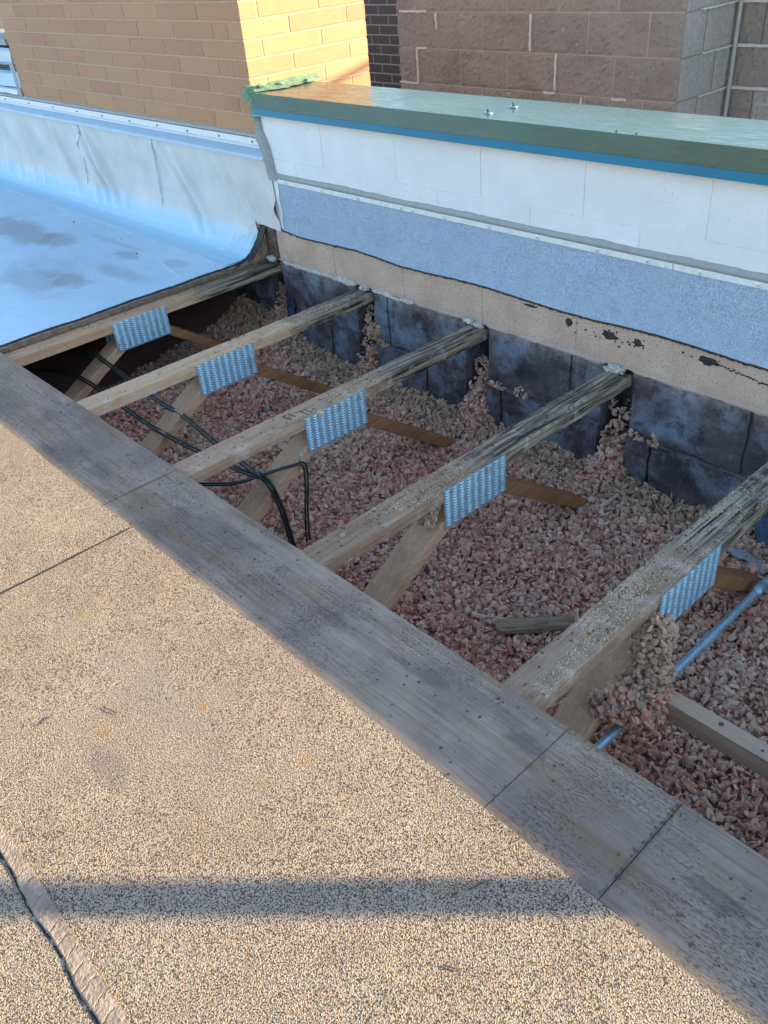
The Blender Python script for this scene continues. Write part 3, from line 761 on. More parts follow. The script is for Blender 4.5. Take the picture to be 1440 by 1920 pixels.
# corner where membrane, roof and wall meet: cut end of the cant, felt curling up
cn = empty('torn_corner', (.52, -.05, .05), 'blackened torn roofing corner where silver roof meets the parapet', 'torn roofing')
def flap(u, v):
    # runs from the silver edge up to the tip on the wall
    y = -.17+.165*v; z = .026+.150*v**2.4
    x = .498+.014*v+.004*nz(v*4, 0, 0, 1)+.045*u*(.35+.65*v)+.004*nz(u*3, v*14, 0, 1)
    return (x, y-.004*u, z-.014*u*(1-v*.2)+.004*nz(u*5, v*12, 3, 1))
child(link('felt_flap', grid_me('felt_flap', 8, 50, flap, False, .003), M['bitumen']), cn)
def cant(u, v):
    y = -.155+.152*u; top = .022+.125*u**2.0
    z = .0175+(top-.0175)*v
    return (.518+.010*v*0+.006*nz(y*20, z*20, 0, 1)+.012*(1-v), y, z)
child(link('cant_end', grid_me('cant_end', 24, 14, cant, False), M['fibre']), cn)
def backing(u, v):
    return (.531+.08*u, -.0035-.004*(1-u)*v, .02+(.158-.02)*v+.002*nz(u*3, v*3, 0, 2))
child(link('tarred_face', grid_me('tarred_face', 10, 14, backing, False), M['dirt']), cn)
child(link('tar_seam', tube_me('tar_seam', [(.613, -.004, .155), (.6135, -.005, .11), (.616, -.004, .07), (.617, -.004, .03)], .0016, 5), M['bitumen']), cn)

# ------------------------------------------------------------------ green metal coping
cp = empty('metal_coping', (2.5, .12, .68), 'glossy green metal coping on top of the white parapet', 'coping')
XC0, XC1 = .632, 7.2
def cprof():
    return [(-.030, .700), (-.0305, .648), (-.033, .6445), (-.046, .627), (-.0445, .6262), (-.0315, .6430), (-.029, .647), (-.0285, .699),
            ]
lin('front_face', [(-.030, .7035), (-.0302, .6485), (-.0288, .6485), (-.0286, .7035)], XC0, XC1, M['green'], cp)
M['blue_hem'] = m_plain('sky_reflection_hem', (.018, .16, .235), .35, 0, .06, 6, .0005)  # blue of the sky reflected in the lip, put into its base colour
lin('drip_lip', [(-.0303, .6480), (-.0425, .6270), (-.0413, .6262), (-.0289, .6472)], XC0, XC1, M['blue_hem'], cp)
lin('white_hem', [(-.0410, .6258), (-.0425, .6266), (-.0405, .6240), (-.0120, .6232), (-.0120, .6250)], XC0, XC1, M['bar'], cp)
def ctop(u, v):
    x = XC0+(XC1-XC0)*u; y = -.0303+.310*v
    return (x, y, .7040-.004*v+.0010*nz(x, y, 0, 2.5, 2)*math.sin(math.pi*min(1, v)))
child(link('top_face', grid_me('top_face', 260, 12, ctop), M['green']), cp)
lin('back_face', [(.2797, .6995), (.2811, .6995), (.2811, .62), (.2797, .62)], XC0, XC1, M['green'], cp)
for x, y in ((1.819, .036), (1.829, .147)):
    c = child(link('clip', box_me('clip', -.014, .014, -.007, .007, 0, .003, .001), M['galv'], loc=(x, y, .7035)), cp)
    link('screw', tube_me('screw', [(0, 0, .003), (0, 0, .013)], .004, 6), M['slot'], c, loc=(0, 0, 0))
for x, y in ((2.323, -.012), (2.388, -.016)):
    child(link('rivet', lump('rivet', (x, y, .7045), .004, 1, 1, .05), M['slot']), cp)
# green sealant where the coping dies into the pillar
gs = empty('coping_sealant', (.6, .1, .7), 'lumpy green sealant sealing the coping end against the brick pillar', 'sealant')
def gseal(u, v):
    y = -.036+.37*v; r = nz(u*3, v*11, 0, 1, 3)
    x = .5885+(.045+.055*math.sin(min(1, v*1.15)*math.pi)+.012*nz(v*5, 2, 0, 1))*u
    h = .014+.005*nz(v*5, 0, 0, 1)
    return (x, y, .7065+h*(1-u)**1.6+.0025*r+(.002*(1-u)))
child(link('sealant_bed', grid_me('sealant_bed', 16, 60, gseal), M['green_seal']), gs)
def gsf(u, v):
    z = .728+(.600-.728)*v; r = nz(u*4, v*10, 5, 1, 3)
    x0 = .578-.022*math.exp(-((v-.30)/.13)**2)+.012*v; x1 = .640-.012*v
    return (x0+(x1-x0)*u, -.006-.032*math.sin(math.pi*min(1, .25+u*.6))*(1-.6*v)-.003*r, z)
child(link('sealant_front', grid_me('sealant_front', 14, 40, gsf), M['green_seal']), gs)
for i, (x, y) in enumerate(((.622, .03), (.63, .12), (.66, .24), (.615, .20))):
    child(link('sealant_lump', lump('sealant_lump', (x, y, .722-.006*i), .014, i*2.2, 2, .6, (1, 1.6, .5)), M['green_seal']), gs)

# ------------------------------------------------------------------ brick pillar
bp = empty('brick_pillar', (-.6, .3, .55), 'orange buff brick pillar, its right side bright yellow in the sun', 'pillar')
child(link('mortar_core', box_me('mortar_core', -1.786, .5855, .0025, .6425, .20, 1.352), M['mortar']), bp)
bmc = {}
def brick(x0, x1, y0, y1, z0, z1):
    key = (round(x1-x0, 3), round(y1-y0, 3), round(z1-z0, 4))
    if key not in bmc:
        me = box_me('brick', 0, key[0], 0, key[1], 0, key[2], .0016); me.materials.append(M['brick']); bmc[key] = me
    child(link('brick', bmc[key], None, loc=(x0+random.uniform(-.0005, .0005), y0, z0)), bp)
J = .0085; PZ = .0665; PX = .3085; XR = .588; XL = -1.787
for r in range(-3, 12):
    z0 = .547+PZ*r+J*.5; z1 = z0+PZ-J
    A = r % 2 == 0
    # front
    xs = [XR, .285] if A else [XR, .492, .385]
    while xs[-1] > XL+PX: xs.append(round(xs[-1]-PX, 4))
    if xs[-1] > XL+.04: xs.append(XL)
    for i in range(len(xs)-1):
        x1, x0 = xs[i], xs[i+1]
        dep = .09 if (A or i > 0) else .235
        brick(x0+(J/2 if i < len(xs)-2 else 0), x1-(J/2 if i else 0), 0, dep-(J if i == 0 else 0), z0, z1)
    ys_ = [.09, .395, .645] if A else [.235, .54, .645]
    for a, b in zip(ys_, ys_[1:]): brick(XR-.09, XR, a+.0, b-J if b < .64 else b, z0, z1)
# grey smear and lower wall left of the pillar
lw = empty('far_parapet', (-2.4, .15, .55), 'silver coated low parapet end left of the brick pillar', 'wall')
child(link('block', rough_box('block', -3.6, -1.80, .02, .30, .545, .685, (10, 2, 4), .006, 8, 2, .02), M['silver']), lw)
child(link('coping_block', rough_box('coping_block', -3.6, -1.80, -.005, .33, .695, .80, (10, 2, 4), .008, 8, 5, .012), M['alum']), lw)
child(link('coping_cap', rough_box('coping_cap', -3.6, -1.81, -.012, .34, .802, .845, (10, 2, 2), .004, 8, 9, .006), M['grey_seal']), lw)
child(link('mortar_gap', box_me('mortar_gap', -3.6, -1.80, .03, .30, .684, .696), M['dirt']), lw)
child(link('white_strip', rough_box('white_strip', -3.6, -1.83, -.012, .02, .550, .575, (30, 1, 2), .004, 14, 2), M['bar']), lw)
child(link('end_smear', grid_me('end_smear', 6, 30, lambda u, v: (-1.83+.045*u+.004*nz(v*5, u, 0, 1)-.02*v*(1-u), -.006-.008*math.sin(u*3.1), .535+.18*v)), M['grey_seal']), lw)
fy = empty('far_brick_wall', (-4.2, 2, .2), 'sunlit yellow brick wall far left behind the pillar', 'wall')
child(link('mortar_core', box_me('mortar_core', -7.0, -4.008, 1.2, 3.0, -.6, 1.6), M['mortar']), fy)
fbm = box_me('brick', -.09, 0, 0, .295, 0, .058, .0016); fbm.materials.append(M['brick'])
for r in range(0, 30):
    for q in range(6): child(link('brick', fbm, None, loc=(-4.0, 1.2+q*.304-(.15 if r % 2 and q else 0), -.58+r*.0665)), fy)

# ------------------------------------------------------------------ split-face block building behind
cb = empty('block_building', (1, 2.3, 0), 'brown split face block building corner behind the parapet', 'building')
YF = 2.13; YB = 2.62; XCN = 1.245
child(link('block_core', box_me('block_core', -.775, XCN-.006, YF+.002, 6.0, -.8, 1.144), M['cmu_mortar']), cb)
child(link('block_core', box_me('block_core_b', XCN-.012, 5.2, YB+.014, 6.0, -.8, 1.144), M['white_mortar']), cb)
def sf_me(wd, ht, dep, seed, smooth=False, nm='block'):
    nx, nzz = max(6, int(wd/.016)), max(6, int(ht/.016)); v = []; f = []
    for j in range(nzz+1):
        for i in range(nx+1):
            x = wd*i/nx; z = ht*j/nzz; e = min(i, nx-i, j, nzz-j)
            d = 0 if e == 0 else (.006 if smooth else .004+.006*nz(x+seed, z, seed, 12, 3)+.008*nz(x, z+seed, 1, 45, 3))
            if smooth and e: d = .0025+.0015*nz(x+seed, z, 0, 20)
            v.append((x+(0 if e else .0015*nz(z, x, seed, 30)), -d, z))
    b = len(v); 
    v += [(0, dep, 0), (wd, dep, 0), (wd, dep, ht), (0, dep, ht)]
    for j in range(nzz):
        for i in range(nx): a = j*(nx+1)+i; f.append((a, a+1, a+nx+2, a+nx+1))
    bot = [i for i in range(nx+1)]; top = [nzz*(nx+1)+i for i in range(nx+1)]
    lef = [j*(nx+1) for j in range(nzz+1)]; rig = [j*(nx+1)+nx for j in range(nzz+1)]
    f += [tuple(bot[::-1]+[b, b+1]), tuple(top+[b+2, b+3]), tuple(lef+[b+3, b]), tuple(rig[::-1]+[b+1, b+2])]
    return mesh(nm, v, f, False)
cmc = {}
def cmu(x, y, z, wd, ht, mat, rot=0., smooth=False):
    key = (round(wd, 2), smooth, mat.name, random.randint(0, 2) if not smooth else 0)
    if key not in cmc:
        me = sf_me(key[0], ht, .10, key[3]*7.3+wd*10, smooth); me.materials.append(mat); cmc[key] = me
    o = link('block', cmc[key], None, loc=(x, y, z)); o.rotation_euler = (0, 0, rot); return child(o, cb)
GB = .007
zr = [.742-.2*k for k in range(-2, 6)]
for k, zt in enumerate(zr):
    z0 = zt-.2+GB/2; ht = .2-GB
    if k % 2 == 0: xj = [-.79, -.44, -.07, .30, .68, 1.05, XCN]
    else: xj = [-.79, -.63, -.25, .12, .48, .86, XCN]
    for i, (a, b) in enumerate(zip(xj, xj[1:])):
        cmu(a+GB/2, YF, z0, b-a-GB*(1 if i < len(xj)-2 else .5), ht, M['cmu'])
    # the return, facing +x
    ya = [YF+.0, YF+.20, YB+.02] if k % 2 == 0 else [YF+.0, YF+.33, YB+.02]
    for a, b in zip(ya, ya[1:]): cmu(XCN+.001, a+.006, z0, b-a-GB, ht, M['cmu_smooth'], math.pi/2, True)
    # recessed face
    off = {0: 1.40, 1: 1.62}[k % 2]
    xr = [XCN+.03]+[off+.4*q for q in range(0, 9)]+[5.2]
    for a, b in zip(xr, xr[1:]): cmu(a+GB*.7, YB+.004, z0, b-a-GB*1.4, ht, M['cmu'] if random.random() < .6 else M['cmu_smooth'])
    child(link('mortar_joint', rough_box('mortar_joint', XCN+.002, XCN+.016, YF+.16+.05*math.sin(k*5), YB, zt-.004, zt+.004, (2, 24, 2), .0025, 26, k), M['white_mortar']), cb)
    child(link('mortar_joint', rough_box('mortar_joint', XCN+.02, 3.0, YB-.012, YB+.004, zt-.007, zt+.007, (60, 1, 2), .003, 26, k+4), M['white_mortar']), cb)
# pale smeared joints on the main face
for (xa, xb, za, zb) in ((-.76, -.52, .745, .738), (-.62, -.615, .538, .345), (-.62, -.53, .545, .545), (-.44, -.435, .74, .65), (.295, .30, .735, .55), (.478, .482, .545, .36), (.40, .48, .345, .34), (.66, .664, .335, .27), (.86, .95, .34, .335), (-.79, -.62, .342, .344)):
    vert = abs(xb-xa) < .02
    if vert: me = rough_box('mortar_joint', xa-.006, xa+.006, YF-.009, YF+.004, zb, za, (1, 1, 16), .004, 28, xa*9)
    else: me = rough_box('mortar_joint', xa, xb, YF-.009, YF+.004, za-.006, za+.006, (16, 1, 1), .004, 28, xa*9)
    child(link('mortar_joint', me, M['white_mortar']), cb)
dp = [(XCN+.030+.004*nz(0, 0, z, 3), YB-.022, z) for z in np.linspace(-.4, 1.2, 30)]
link('wall_conduit', tube_me('wall_conduit', dp, .011, 10), M['grey_seal'], label='grey pipe running up the inner corner of the block building', cat='pipe')
# dark brick wall glimpsed between the pillar and the block building
db = empty('dark_brick_wall', (-1.8, 3, 0), 'dark brown brick wall with pale joints between pillar and block building', 'wall')
child(link('mortar_core', box_me('mortar_core', -3.2, -.775, 3.003, 3.3, -.8, 1.15), M['brick_mortar']), db)
dme = box_me('brick', 0, .198, 0, .09, 0, .0585, .001); dme.materials.append(M['dark_brick'])
for r in range(27):
    for q in range(7):
        x = -2.44+q*.209+(.10 if r % 2 else 0)
        if x+.198 > -.775 or (-.5+r*.0685) > 1.08: continue
        child(link('brick', dme, None, loc=(x, 3.0, -.675+r*.0685)), db)

# ------------------------------------------------------------------ trusses
def tooth_plate():
    W_, H_ = .2467, .121; nc, nr = 9, 13; cw = W_/nc; ch = (H_-.006)/nr
    bm = bmesh.new(); t = .0014
    xs_ = [0]; zs_ = []
    def q(a): bm.faces.new([bm.verts.new(p) for p in a])
    # local: y along the chord, z down; face looks to +x
    for c in range(nc):
        for r in range(nr):
            y0 = c*cw; z1 = -.003-r*ch; z0 = z1-ch
            sy0, sy1 = y0+cw*.22, y0+cw*.78; sz0, sz1 = z0+ch*.28, z1-ch*.32
            F = t
            q([(F, y0, z0), (F, y0+cw, z0), (F, sy1, sz0), (F, sy0, sz0)]); q([(F, y0+cw, z0), (F, y0+cw, z1), (F, sy1, sz1), (F, sy1, sz0)])
            q([(F, y0+cw, z1), (F, y0, z1), (F, sy0, sz1), (F, sy1, sz1)]); q([(F, y0, z1), (F, y0, z0), (F, sy0, sz0), (F, sy0, sz1)])
    for z0, z1 in ((-.003, 0), (-H_, -H_+.003)): q([(t, 0, z0), (t, W_, z0), (t, W_, z1), (t, 0, z1)])
    for (y0, z0, y1, z1) in ((0, 0, W_, 0), (W_, 0, W_, -H_), (W_, -H_, 0, -H_), (0, -H_, 0, 0)):
        q([(t, y0, z0), (0, y0, z0), (0, y1, z1), (t, y1, z1)])
    bmesh.ops.remove_doubles(bm, verts=bm.verts[:], dist=.00002)
    me = bm_mesh('nail_plate', bm)
    bm = bmesh.new()
    for c in range(nc):
        for r in range(nr):
            y0 = c*cw; z1 = -.003-r*ch; zc = z1-ch*.5
            # curved lip punched out at the top of the slot
            for s_, off in ((1, ch*.20), (-1, -ch*.24)):
                if s_ < 0 and (r+c) % 3: continue
                k = 5; ring = []
                for i in range(k+1):
                    a = math.pi*i/k; yy = y0+cw*.5-math.cos(a)*cw*.30; b = math.sin(a)
                    ring.append((bm.verts.new((t, yy, zc+off+b*.0012*s_+.0011)), bm.verts.new((t+.0024*b+.0002, yy, zc+off-.0012*b*s_)), bm.verts.new((t-.0002, yy, zc+off-.0016))))
                for a, b in zip(ring, ring[1:]): bm.faces.new((a[0], b[0], b[1], a[1])); bm.faces.new((a[1], b[1], b[2], a[2]))
    return me, bm_mesh('plate_teeth', bm)
plate_me, teeth_me = tooth_plate(); plate_me.materials.append(M['galv']); teeth_me.materials.append(m_galv('glint_toned_teeth', (.52, .76, .86)))  # teeth get a paler copy of the plate steel, sky glint as colour
back_me = box_me('slot_shade_sheet', 0, .0006, .002, .2447, -.119, -.002); back_me.materials.append(M['slot'])  # added dark sheet, painted shade inside the punched slots

def slant(name, p0, p1, width, th, seed, x1, amp=.0012):
    """a web member in the plane of the truss: top line from p0 to p1 (y, z), width in x ending at x1"""
    (y0, z0), (y1, z1) = p0, p1; d = Vector((0, y1-y0, z1-z0)); L = d.length; d.normalize(); nrm = Vector((0, -d.z, d.y))
    if nrm.z > 0: nrm = -nrm
    bm = bmesh.new(); n = 14; rings = []
    for i in range(n+1):
        c = Vector((0, y0, z0))+d*L*i/n; ring = []
        e = .0025
        for (a, b) in ((0, e), (e, 0), (width-e, 0), (width, e), (width, th-e), (width-e, th), (e, th), (0, th-e)):
            p = c+Vector((x1-a, 0, 0))+nrm*b
            p += Vector((nz(p.y+seed, a*9, b, 9), 0, nz(p.y, a, b+seed, 9)))*amp
            ring.append(bm.verts.new(p))
        rings.append(ring)
    for a, b in zip(rings, rings[1:]):
        for k in range(8): bm.faces.new((a[k], a[(k+1) % 8], b[(k+1) % 8], b[k]))
    bm.faces.new(rings[0]); bm.faces.new(rings[-1][::-1])
    return bm_mesh(name, bm)
def chord(seed, rot_amt):
    bm = bmesh.new(); n = 150; rings = []; th = .0375; e = .0022
    for i in range(n+1):
        y = -3.0+(3.0+.07)*(1-(1-i/n)**1.7)
        w_ = min(1, max(0, (y+.75)/.7))*rot_amt+.15
        ring = []
        pts = [(0, -e), (-e, 0)]+[(-CW*t, 0) for t in (.18, .34, .5, .66, .82)]+[(-CW+e, 0), (-CW, -e), (-CW, -th), (0, -th), (0, -th*.66), (0, -th*.33)]
        for j, (a, b) in enumerate(pts):
            g1 = nz(a*60+seed, y*4, b*60, 1, 4); g2 = nz(a*160+seed, y*9, b*160, 1, 3)
            top = b > -.003
            dz = (-.0030*max(0, g1)-.0015*g2)*w_ if top else 0
            if j in (0, 1, 7, 8): dz -= .006*w_*max(0, nz(y*7, seed+j, 0, 1, 4))
            dx = (.0022*g1*w_+.0006*g2) if not top else .0010*g1*w_
            if top: dz = min(dz, -.0001)
            ring.append(bm.verts.new((a+dx, y, b+dz-(.0 if y > -1.25 else .0003))))
        rings.append(ring)
    m = len(rings[0])
    for a, b in zip(rings, rings[1:]):
        for k in range(m): bm.faces.new((a[k], b[k], b[(k+1) % m], a[(k+1) % m]))
    bm.faces.new(rings[0]); bm.faces.new(rings[-1][::-1])
    return bm_mesh('top_chord', bm)
pcy = [-.72, -.7149, -.7109, -.7222, -.7108, -.715]
tl = ['floor truss farthest left, half under the silver roof edge', 'second truss from the left with pale clean chord and white patch',
      'middle truss with pencil marks on its top chord', 'weathered truss with white crust in front of the fallen brown web',
      'large nearest truss with a clump of pink insulation stuck to it', 'truss at far right beyond the pit view']
TR = []
for i, x in enumerate(TX):
    t = empty('floor_truss', (x, -.7, 0), tl[i], 'truss', 'parallel timber floor trusses'); TR.append(t)
    c = child(link('top_chord', chord(i*13.3, [.45, .8, .9, 1.0, 1.0, 1.][i]), CH[min(i, 4)], loc=(x, 0, -.0003)), t)
    pc = pcy[i]
    lw_ = child(link('web', slant('web', (pc-.02, -.040), (-1.78, -.655), .086, .037, i*3., -.0008), M['tan_wood'], loc=(x, 0, 0)), t)
    rw_ = child(link('web', slant('web', (pc+.055, -.040), ([-.17, -.12, -.145, -.11, -.30, -.1][i]), ) if False else slant('web', (pc+.05, -.040), (-.13, -.412), .086, .036, i*5.+1, -.0008), M['brown_wood'], loc=(x, 0, 0)), t)
    child(link('bottom_chord', box_me('bottom_chord', x-CW, x, -3, .03, -.70, -.662, .002), M['tan_wood']), t)
    p = child(link('nail_plate', plate_me, None, loc=(x+.0012, pc-.12335, -.0015)), t)
    link('plate_teeth', teeth_me, None, p, kind='stuff'); link('slot_shade_sheet', back_me, None, p)
    pb = child(link('nail_plate', plate_me, None, loc=(x-CW-.0012, pc+.12335, -.0065)), t); pb.rotation_euler = (0, 0, math.pi)
# pencilled letters and lines on the middle truss chord
TOPZ = .0004
def mark(cx, cy, L, a, w_=.0028):
    o = box_me('pencil_mark', -L/2, L/2, -w_/2, w_/2, 0, .0005)
    q = link('pencil_mark', o, M['pencil'], loc=(cx, cy, TOPZ)); q.rotation_euler = (0, 0, a); child(q, TR[2]); return q
for (dx, dy, L, a) in ((-.045, -.845, .034, .12), (-.060, -.862, .012, 1.7), (-.045, -.868, .034, .1), (-.038, -.862, .010, 1.6), (-.030, -.795, .036, .1), (-.030, -.812, .036, .14)):
    mark(TX[2]+dx, dy, L, a)
# pale shelf of insulation dust and grit on the tops of the weathered chords

# ------------------------------------------------------------------ insulation
def hgt(x, y):
    z = -.405+.028*nz(x, y, 0, 1.7, 2)+.010*nz(x, y, 4, 6, 2)
    yy = max(0, 1+y/.20)
    z += .045*yy                                            # banked up against the wall
    z += .12*max(0, min(1, (1.0-x)/.6))*max(0, 1+y/.7)       # higher at the left end
    for tx, hh in zip(TX, (.06, .10, .15, .12, .08, .1)):
        d = math.hypot((x-(tx-.045))/.11, (y-.06)/.15)
        z += hh*max(0, 1-d)                                   # spilling out of the pockets
    z += .10*math.exp(-((x-2.72)/.28)**2-((y+1.28)/.17)**2)      # heap by the plywood
    z += .06*math.exp(-((x-3.45)/.5)**2-((y+.2)/.3)**2)
    return z
def bed(u, v):
    x = -3+7.6*u; y = -3+3.12*v; return (x, y, hgt(x, y)-.012)
link('insulation_bed', grid_me('insulation_bed', 180, 90, bed), M['ins_bed'], kind='structure')

def ico():
    bm = bmesh.new(); bmesh.ops.create_icosphere(bm, subdivisions=1, radius=1)
    V = np.array([v.co[:] for v in bm.verts]); F = np.array([[v.index for v in f.verts] for f in bm.faces]); bm.free(); return V, F
IV, IF = ico()
IV = IV/np.linalg.norm(IV, axis=1)[:, None]
# 42-vertex ball thinned to 12-vertex one for the far pellets
t_ = (1+5**.5)/2
V12 = np.array([(-1,t_,0),(1,t_,0),(-1,-t_,0),(1,-t_,0),(0,-1,t_),(0,1,t_),(0,-1,-t_),(0,1,-t_),(t_,0,-1),(t_,0,1),(-t_,0,-1),(-t_,0,1)], float); V12 /= np.linalg.norm(V12[0])
F12 = np.array([(0,11,5),(0,5,1),(0,1,7),(0,7,10),(0,10,11),(1,5,9),(5,11,4),(11,10,2),(10,7,6),(7,1,8),(3,9,4),(3,4,2),(3,2,6),(3,6,8),(3,8,9),(4,9,5),(2,4,11),(6,2,10),(8,6,7),(9,8,1)])
def pellets(name, pos, rad, tint, bright, parent=None, flat=(.13, .62), jit=.40, label=None, cat=None, kind='stuff'):
    n = len(pos); V = V12; F = F12
    q = rng.normal(size=(n, 4)); q /= np.linalg.norm(q, axis=1)[:, None]
    w_, x_, y_, z_ = q.T
    Rm = np.stack([1-2*(y_**2+z_**2), 2*(x_*y_-w_*z_), 2*(x_*z_+w_*y_), 2*(x_*y_+w_*z_), 1-2*(x_**2+z_**2), 2*(y_*z_-w_*x_), 2*(x_*z_-w_*y_), 2*(y_*z_+w_*x_), 1-2*(x_**2+y_**2)], 1).reshape(n, 3, 3)
    sc = np.stack([rng.uniform(.8, 1.25, n), rng.uniform(.75, 1.15, n), rng.uniform(flat[0], flat[1], n)], 1)
    P = V[None]*(1+rng.uniform(-jit, jit, (n, len(V), 1)))*sc[:, None, :]*rad[:, None, None]
    P = np.einsum('nij,nkj->nki', Rm, P)+pos[:, None, :]
    me = bpy.data.meshes.new(name); nv = n*len(V); nf = n*len(F)
    me.vertices.add(nv); me.vertices.foreach_set('co', P.reshape(-1).astype(np.float32))
    FF = (F[None]+(np.arange(n)*len(V))[:, None, None]).reshape(-1).astype(np.int32)
    me.loops.add(nf*3); me.loops.foreach_set('vertex_index', FF)
    me.polygons.add(nf); me.polygons.foreach_set('loop_start', (np.arange(nf)*3).astype(np.int32)); me.polygons.foreach_set('loop_total', np.full(nf, 3, np.int32))
    me.polygons.foreach_set('use_smooth', np.zeros(nf, bool)); me.update(calc_edges=True)
    at = me.attributes.new('tint', 'FLOAT_VECTOR', 'POINT')
    a = np.zeros((n, len(V), 3)); a[:, :, 0] = tint[:, None]; a[:, :, 1] = bright[:, None]
    at.data.foreach_set('vector', a.reshape(-1).astype(np.float32))
    return link(name, me, M['insul'], parent, label=label, cat=cat, kind=kind)
def grit(i, y0, y1, n, seed, dens=.35):
    r_ = np.random.default_rng(seed); L_ = []
    while len(L_) < n:
        y = r_.uniform(y0, y1); a = -r_.uniform(.003, CW-.003)
        if nz(a*14, y*4, seed, 1, 3)+r_.uniform(-.25, .25) < dens-.35: continue
        L_.append((TX[i]+a, y, .0006))
    o = pellets('grit', np.array(L_), r_.uniform(.0006, .0019, n), r_.uniform(.5, 1, n), r_.uniform(1., 1.3, n), None, (.5, .9), .3)
    o.data.materials.clear(); o.data.materials.append(M['grit']); child(o, TR[i])
grit(4, -1.22, -.35, 1800, 5); grit(3, -1.1, -.7, 500, 6, .45); grit(2, -.75, -.5, 250, 8, .45); grit(1, -.42, -.15, 300, 9, .4)
def crumbs(par, P, n, mat=None):
    P = np.array(P); m = len(P)
    o = pellets('crumbs', P, .0007+.0026*rng.random(m)**2.2, rng.uniform(.5, 1, m), rng.uniform(.3, .9, m), None, (.3, .7), .4)
    o.data.materials.clear(); o.data.materials.append(mat or M['dirt']); child(o, par)
for i_ in range(5):
    m_ = [140, 160, 240, 420, 420][i_]
    crumbs(TR[i_], [(TX[i_]-random.uniform(.002, CW-.002), -1.25+1.22*random.random()**.8, .0009) for _ in range(m_)], m_)
    crumbs(TR[i_], [(TX[i_]-random.choice((random.uniform(0, .006), CW-random.uniform(0, .006))), -1.2+1.15*random.random()**.6, .0002) for _ in range(m_//2)], m_, M['fibre'])
sheets_ = [o for o in COL.objects if o.name.startswith('plywood_sheet')]
for q_, (a_, b_) in ((1, (.2, 1.8)), (2, (1.81, 3.36)), (3, (3.38, 4.2))):
    crumbs(sheets_[q_], [(random.uniform(a_, b_), -1.27-.22*random.random(), .0172) for _ in range(180)], 180)
crumbs(sheets_[2], [(3.369+random.gauss(0, .002), -1.27-.22*random.random(), .0170) for _ in range(60)], 60)
N = 100000
px = rng.uniform(.25, 4.05, N); py = rng.uniform(-1.62, .10, N)
keep = (py < -.005)
for tx in TX: keep |= (px > tx-.094) & (px < tx)
px, py = px[keep], py[keep]; n = len(px)
pz = np.array([hgt(a, b) for a, b in zip(px, py)])+rng.uniform(-.013, .010, n)
dirt = np.clip((py+.27)/.20, 0, 1)*.70+np.array([.30*max(0, mn.noise(Vector((a*3.1, b*3.1, 2)))+.05) for a, b in zip(px, py)])
dirt = np.maximum(dirt, np.where(px < 1.15, np.clip((py+.5)/.3, 0, 1)*.4, 0))
pinkn = np.array([mn.noise(Vector((a*2.3, b*2.3, 9))) for a, b in zip(px, py)])
tint = np.clip(.40-.35*pinkn+rng.uniform(-.22, .22, n), 0, .66); tint = np.clip(np.where(dirt > .45, .62+dirt*.4, tint)+rng.uniform(-.06, .06, n), 0, 1)
for tx in TX:                                             # fresher pink in the pockets
    s = (abs(px-(tx-.045)) < .06) & (py > -.10); tint[s] = rng.uniform(.2, .62, s.sum())
bright = .55+.75*rng.random(n)**.8*np.where(dirt > .45, .92, 1)
rad = .0055+.0080*rng.random(n)**1.5
pos = np.stack([px, py, pz], 1)
io = pellets('loose_insulation', pos, rad, tint, bright)
# pellets clinging in the pockets and on the ledge of the second course
L = []
for tx, zt in zip(TX, (-.1, -.06, -.12, -.10, -.1, -.1)):
    for _ in range(190):
        z = random.uniform(-.40, zt-.02); L.append((random.uniform(tx-.088, tx-.002), .055-(.12)*(max(0, (zt-z))/.35)+random.uniform(-.012, .01), z))
for xa, xb in ((1.24, 1.30), (1.85, 1.93), (1.97, 2.03), (2.44, 2.50), (2.52, 2.56)):
    for _ in range(26):
        x = random.uniform(xa, xb); k = 1-abs(2*(x-xa)/(xb-xa)-1); L.append((x, random.uniform(-.016, .0), -.205+random.random()**2*.04*k))
L = np.array(L); n = len(L)
pellets('clinging_insulation', L, rng.uniform(.005, .010, n), np.clip(rng.normal(.62, .2, n), .1, 1), rng.uniform(.6, 1.05, n))
# the big clump hanging on the nearest truss
def clump(name, cs, n, label, tc, kind=None):
    P = []
    for _ in range(n):
        c = random.choices(cs, [q[3]**2 for q in cs])[0]; d = Vector((random.gauss(0, 1), random.gauss(0, 1), random.gauss(0, 1))).normalized()*c[3]*random.random()**.28
        P.append((c[0]+d.x, c[1]+d.y, c[2]+d.z))
    P = np.array(P)
    tt = np.clip(np.array([tc(p) for p in P])+rng.uniform(-.12, .12, len(P)), 0, 1)
    return pellets(name, P, rng.uniform(.006, .0115, len(P)), tt, rng.uniform(.75, 1.2, len(P)), None, (.35, .8), .35, label, 'insulation clump', kind)
clump('insulation_clump', [(3.075, -.845, -.085, .040), (3.08, -.875, -.115, .045), (3.095, -.90, -.165, .052), (3.10, -.925, -.205, .062), (3.085, -.965, -.205, .055), (3.115, -.935, -.235, .05), (3.06, -1.0, -.20, .035)],
      2300, 'large pink and tan insulation clump hanging on the nearest truss', lambda p: .95 if p[2] > -.165+.02*math.sin(p[0]*90) else .36)
clump('insulation_clump', [(2.395, -.865, -.060, .028), (2.40, -.875, -.09, .022)], 160, 'small tan wisp of insulation at the plate of the white crusted truss', lambda p: .9)
clump('insulation_clump', [(1.225, .0, -.165, .034), (1.23, -.005, -.15, .028)], 170, 'grey fluffy clump stuck in the wall pocket by the white patched truss', lambda p: .97)
clump('insulation_clump', [(3.27, -1.02, -.385, .035)], 90, 'loose pink tuft lying in front of the pale board', lambda p: .3)
clump('insulation_clump', [(1.838, -.775, -.004, .006)], 8, 'tiny tan bit of fluff on the plate of the pencilled truss', lambda p: .75)

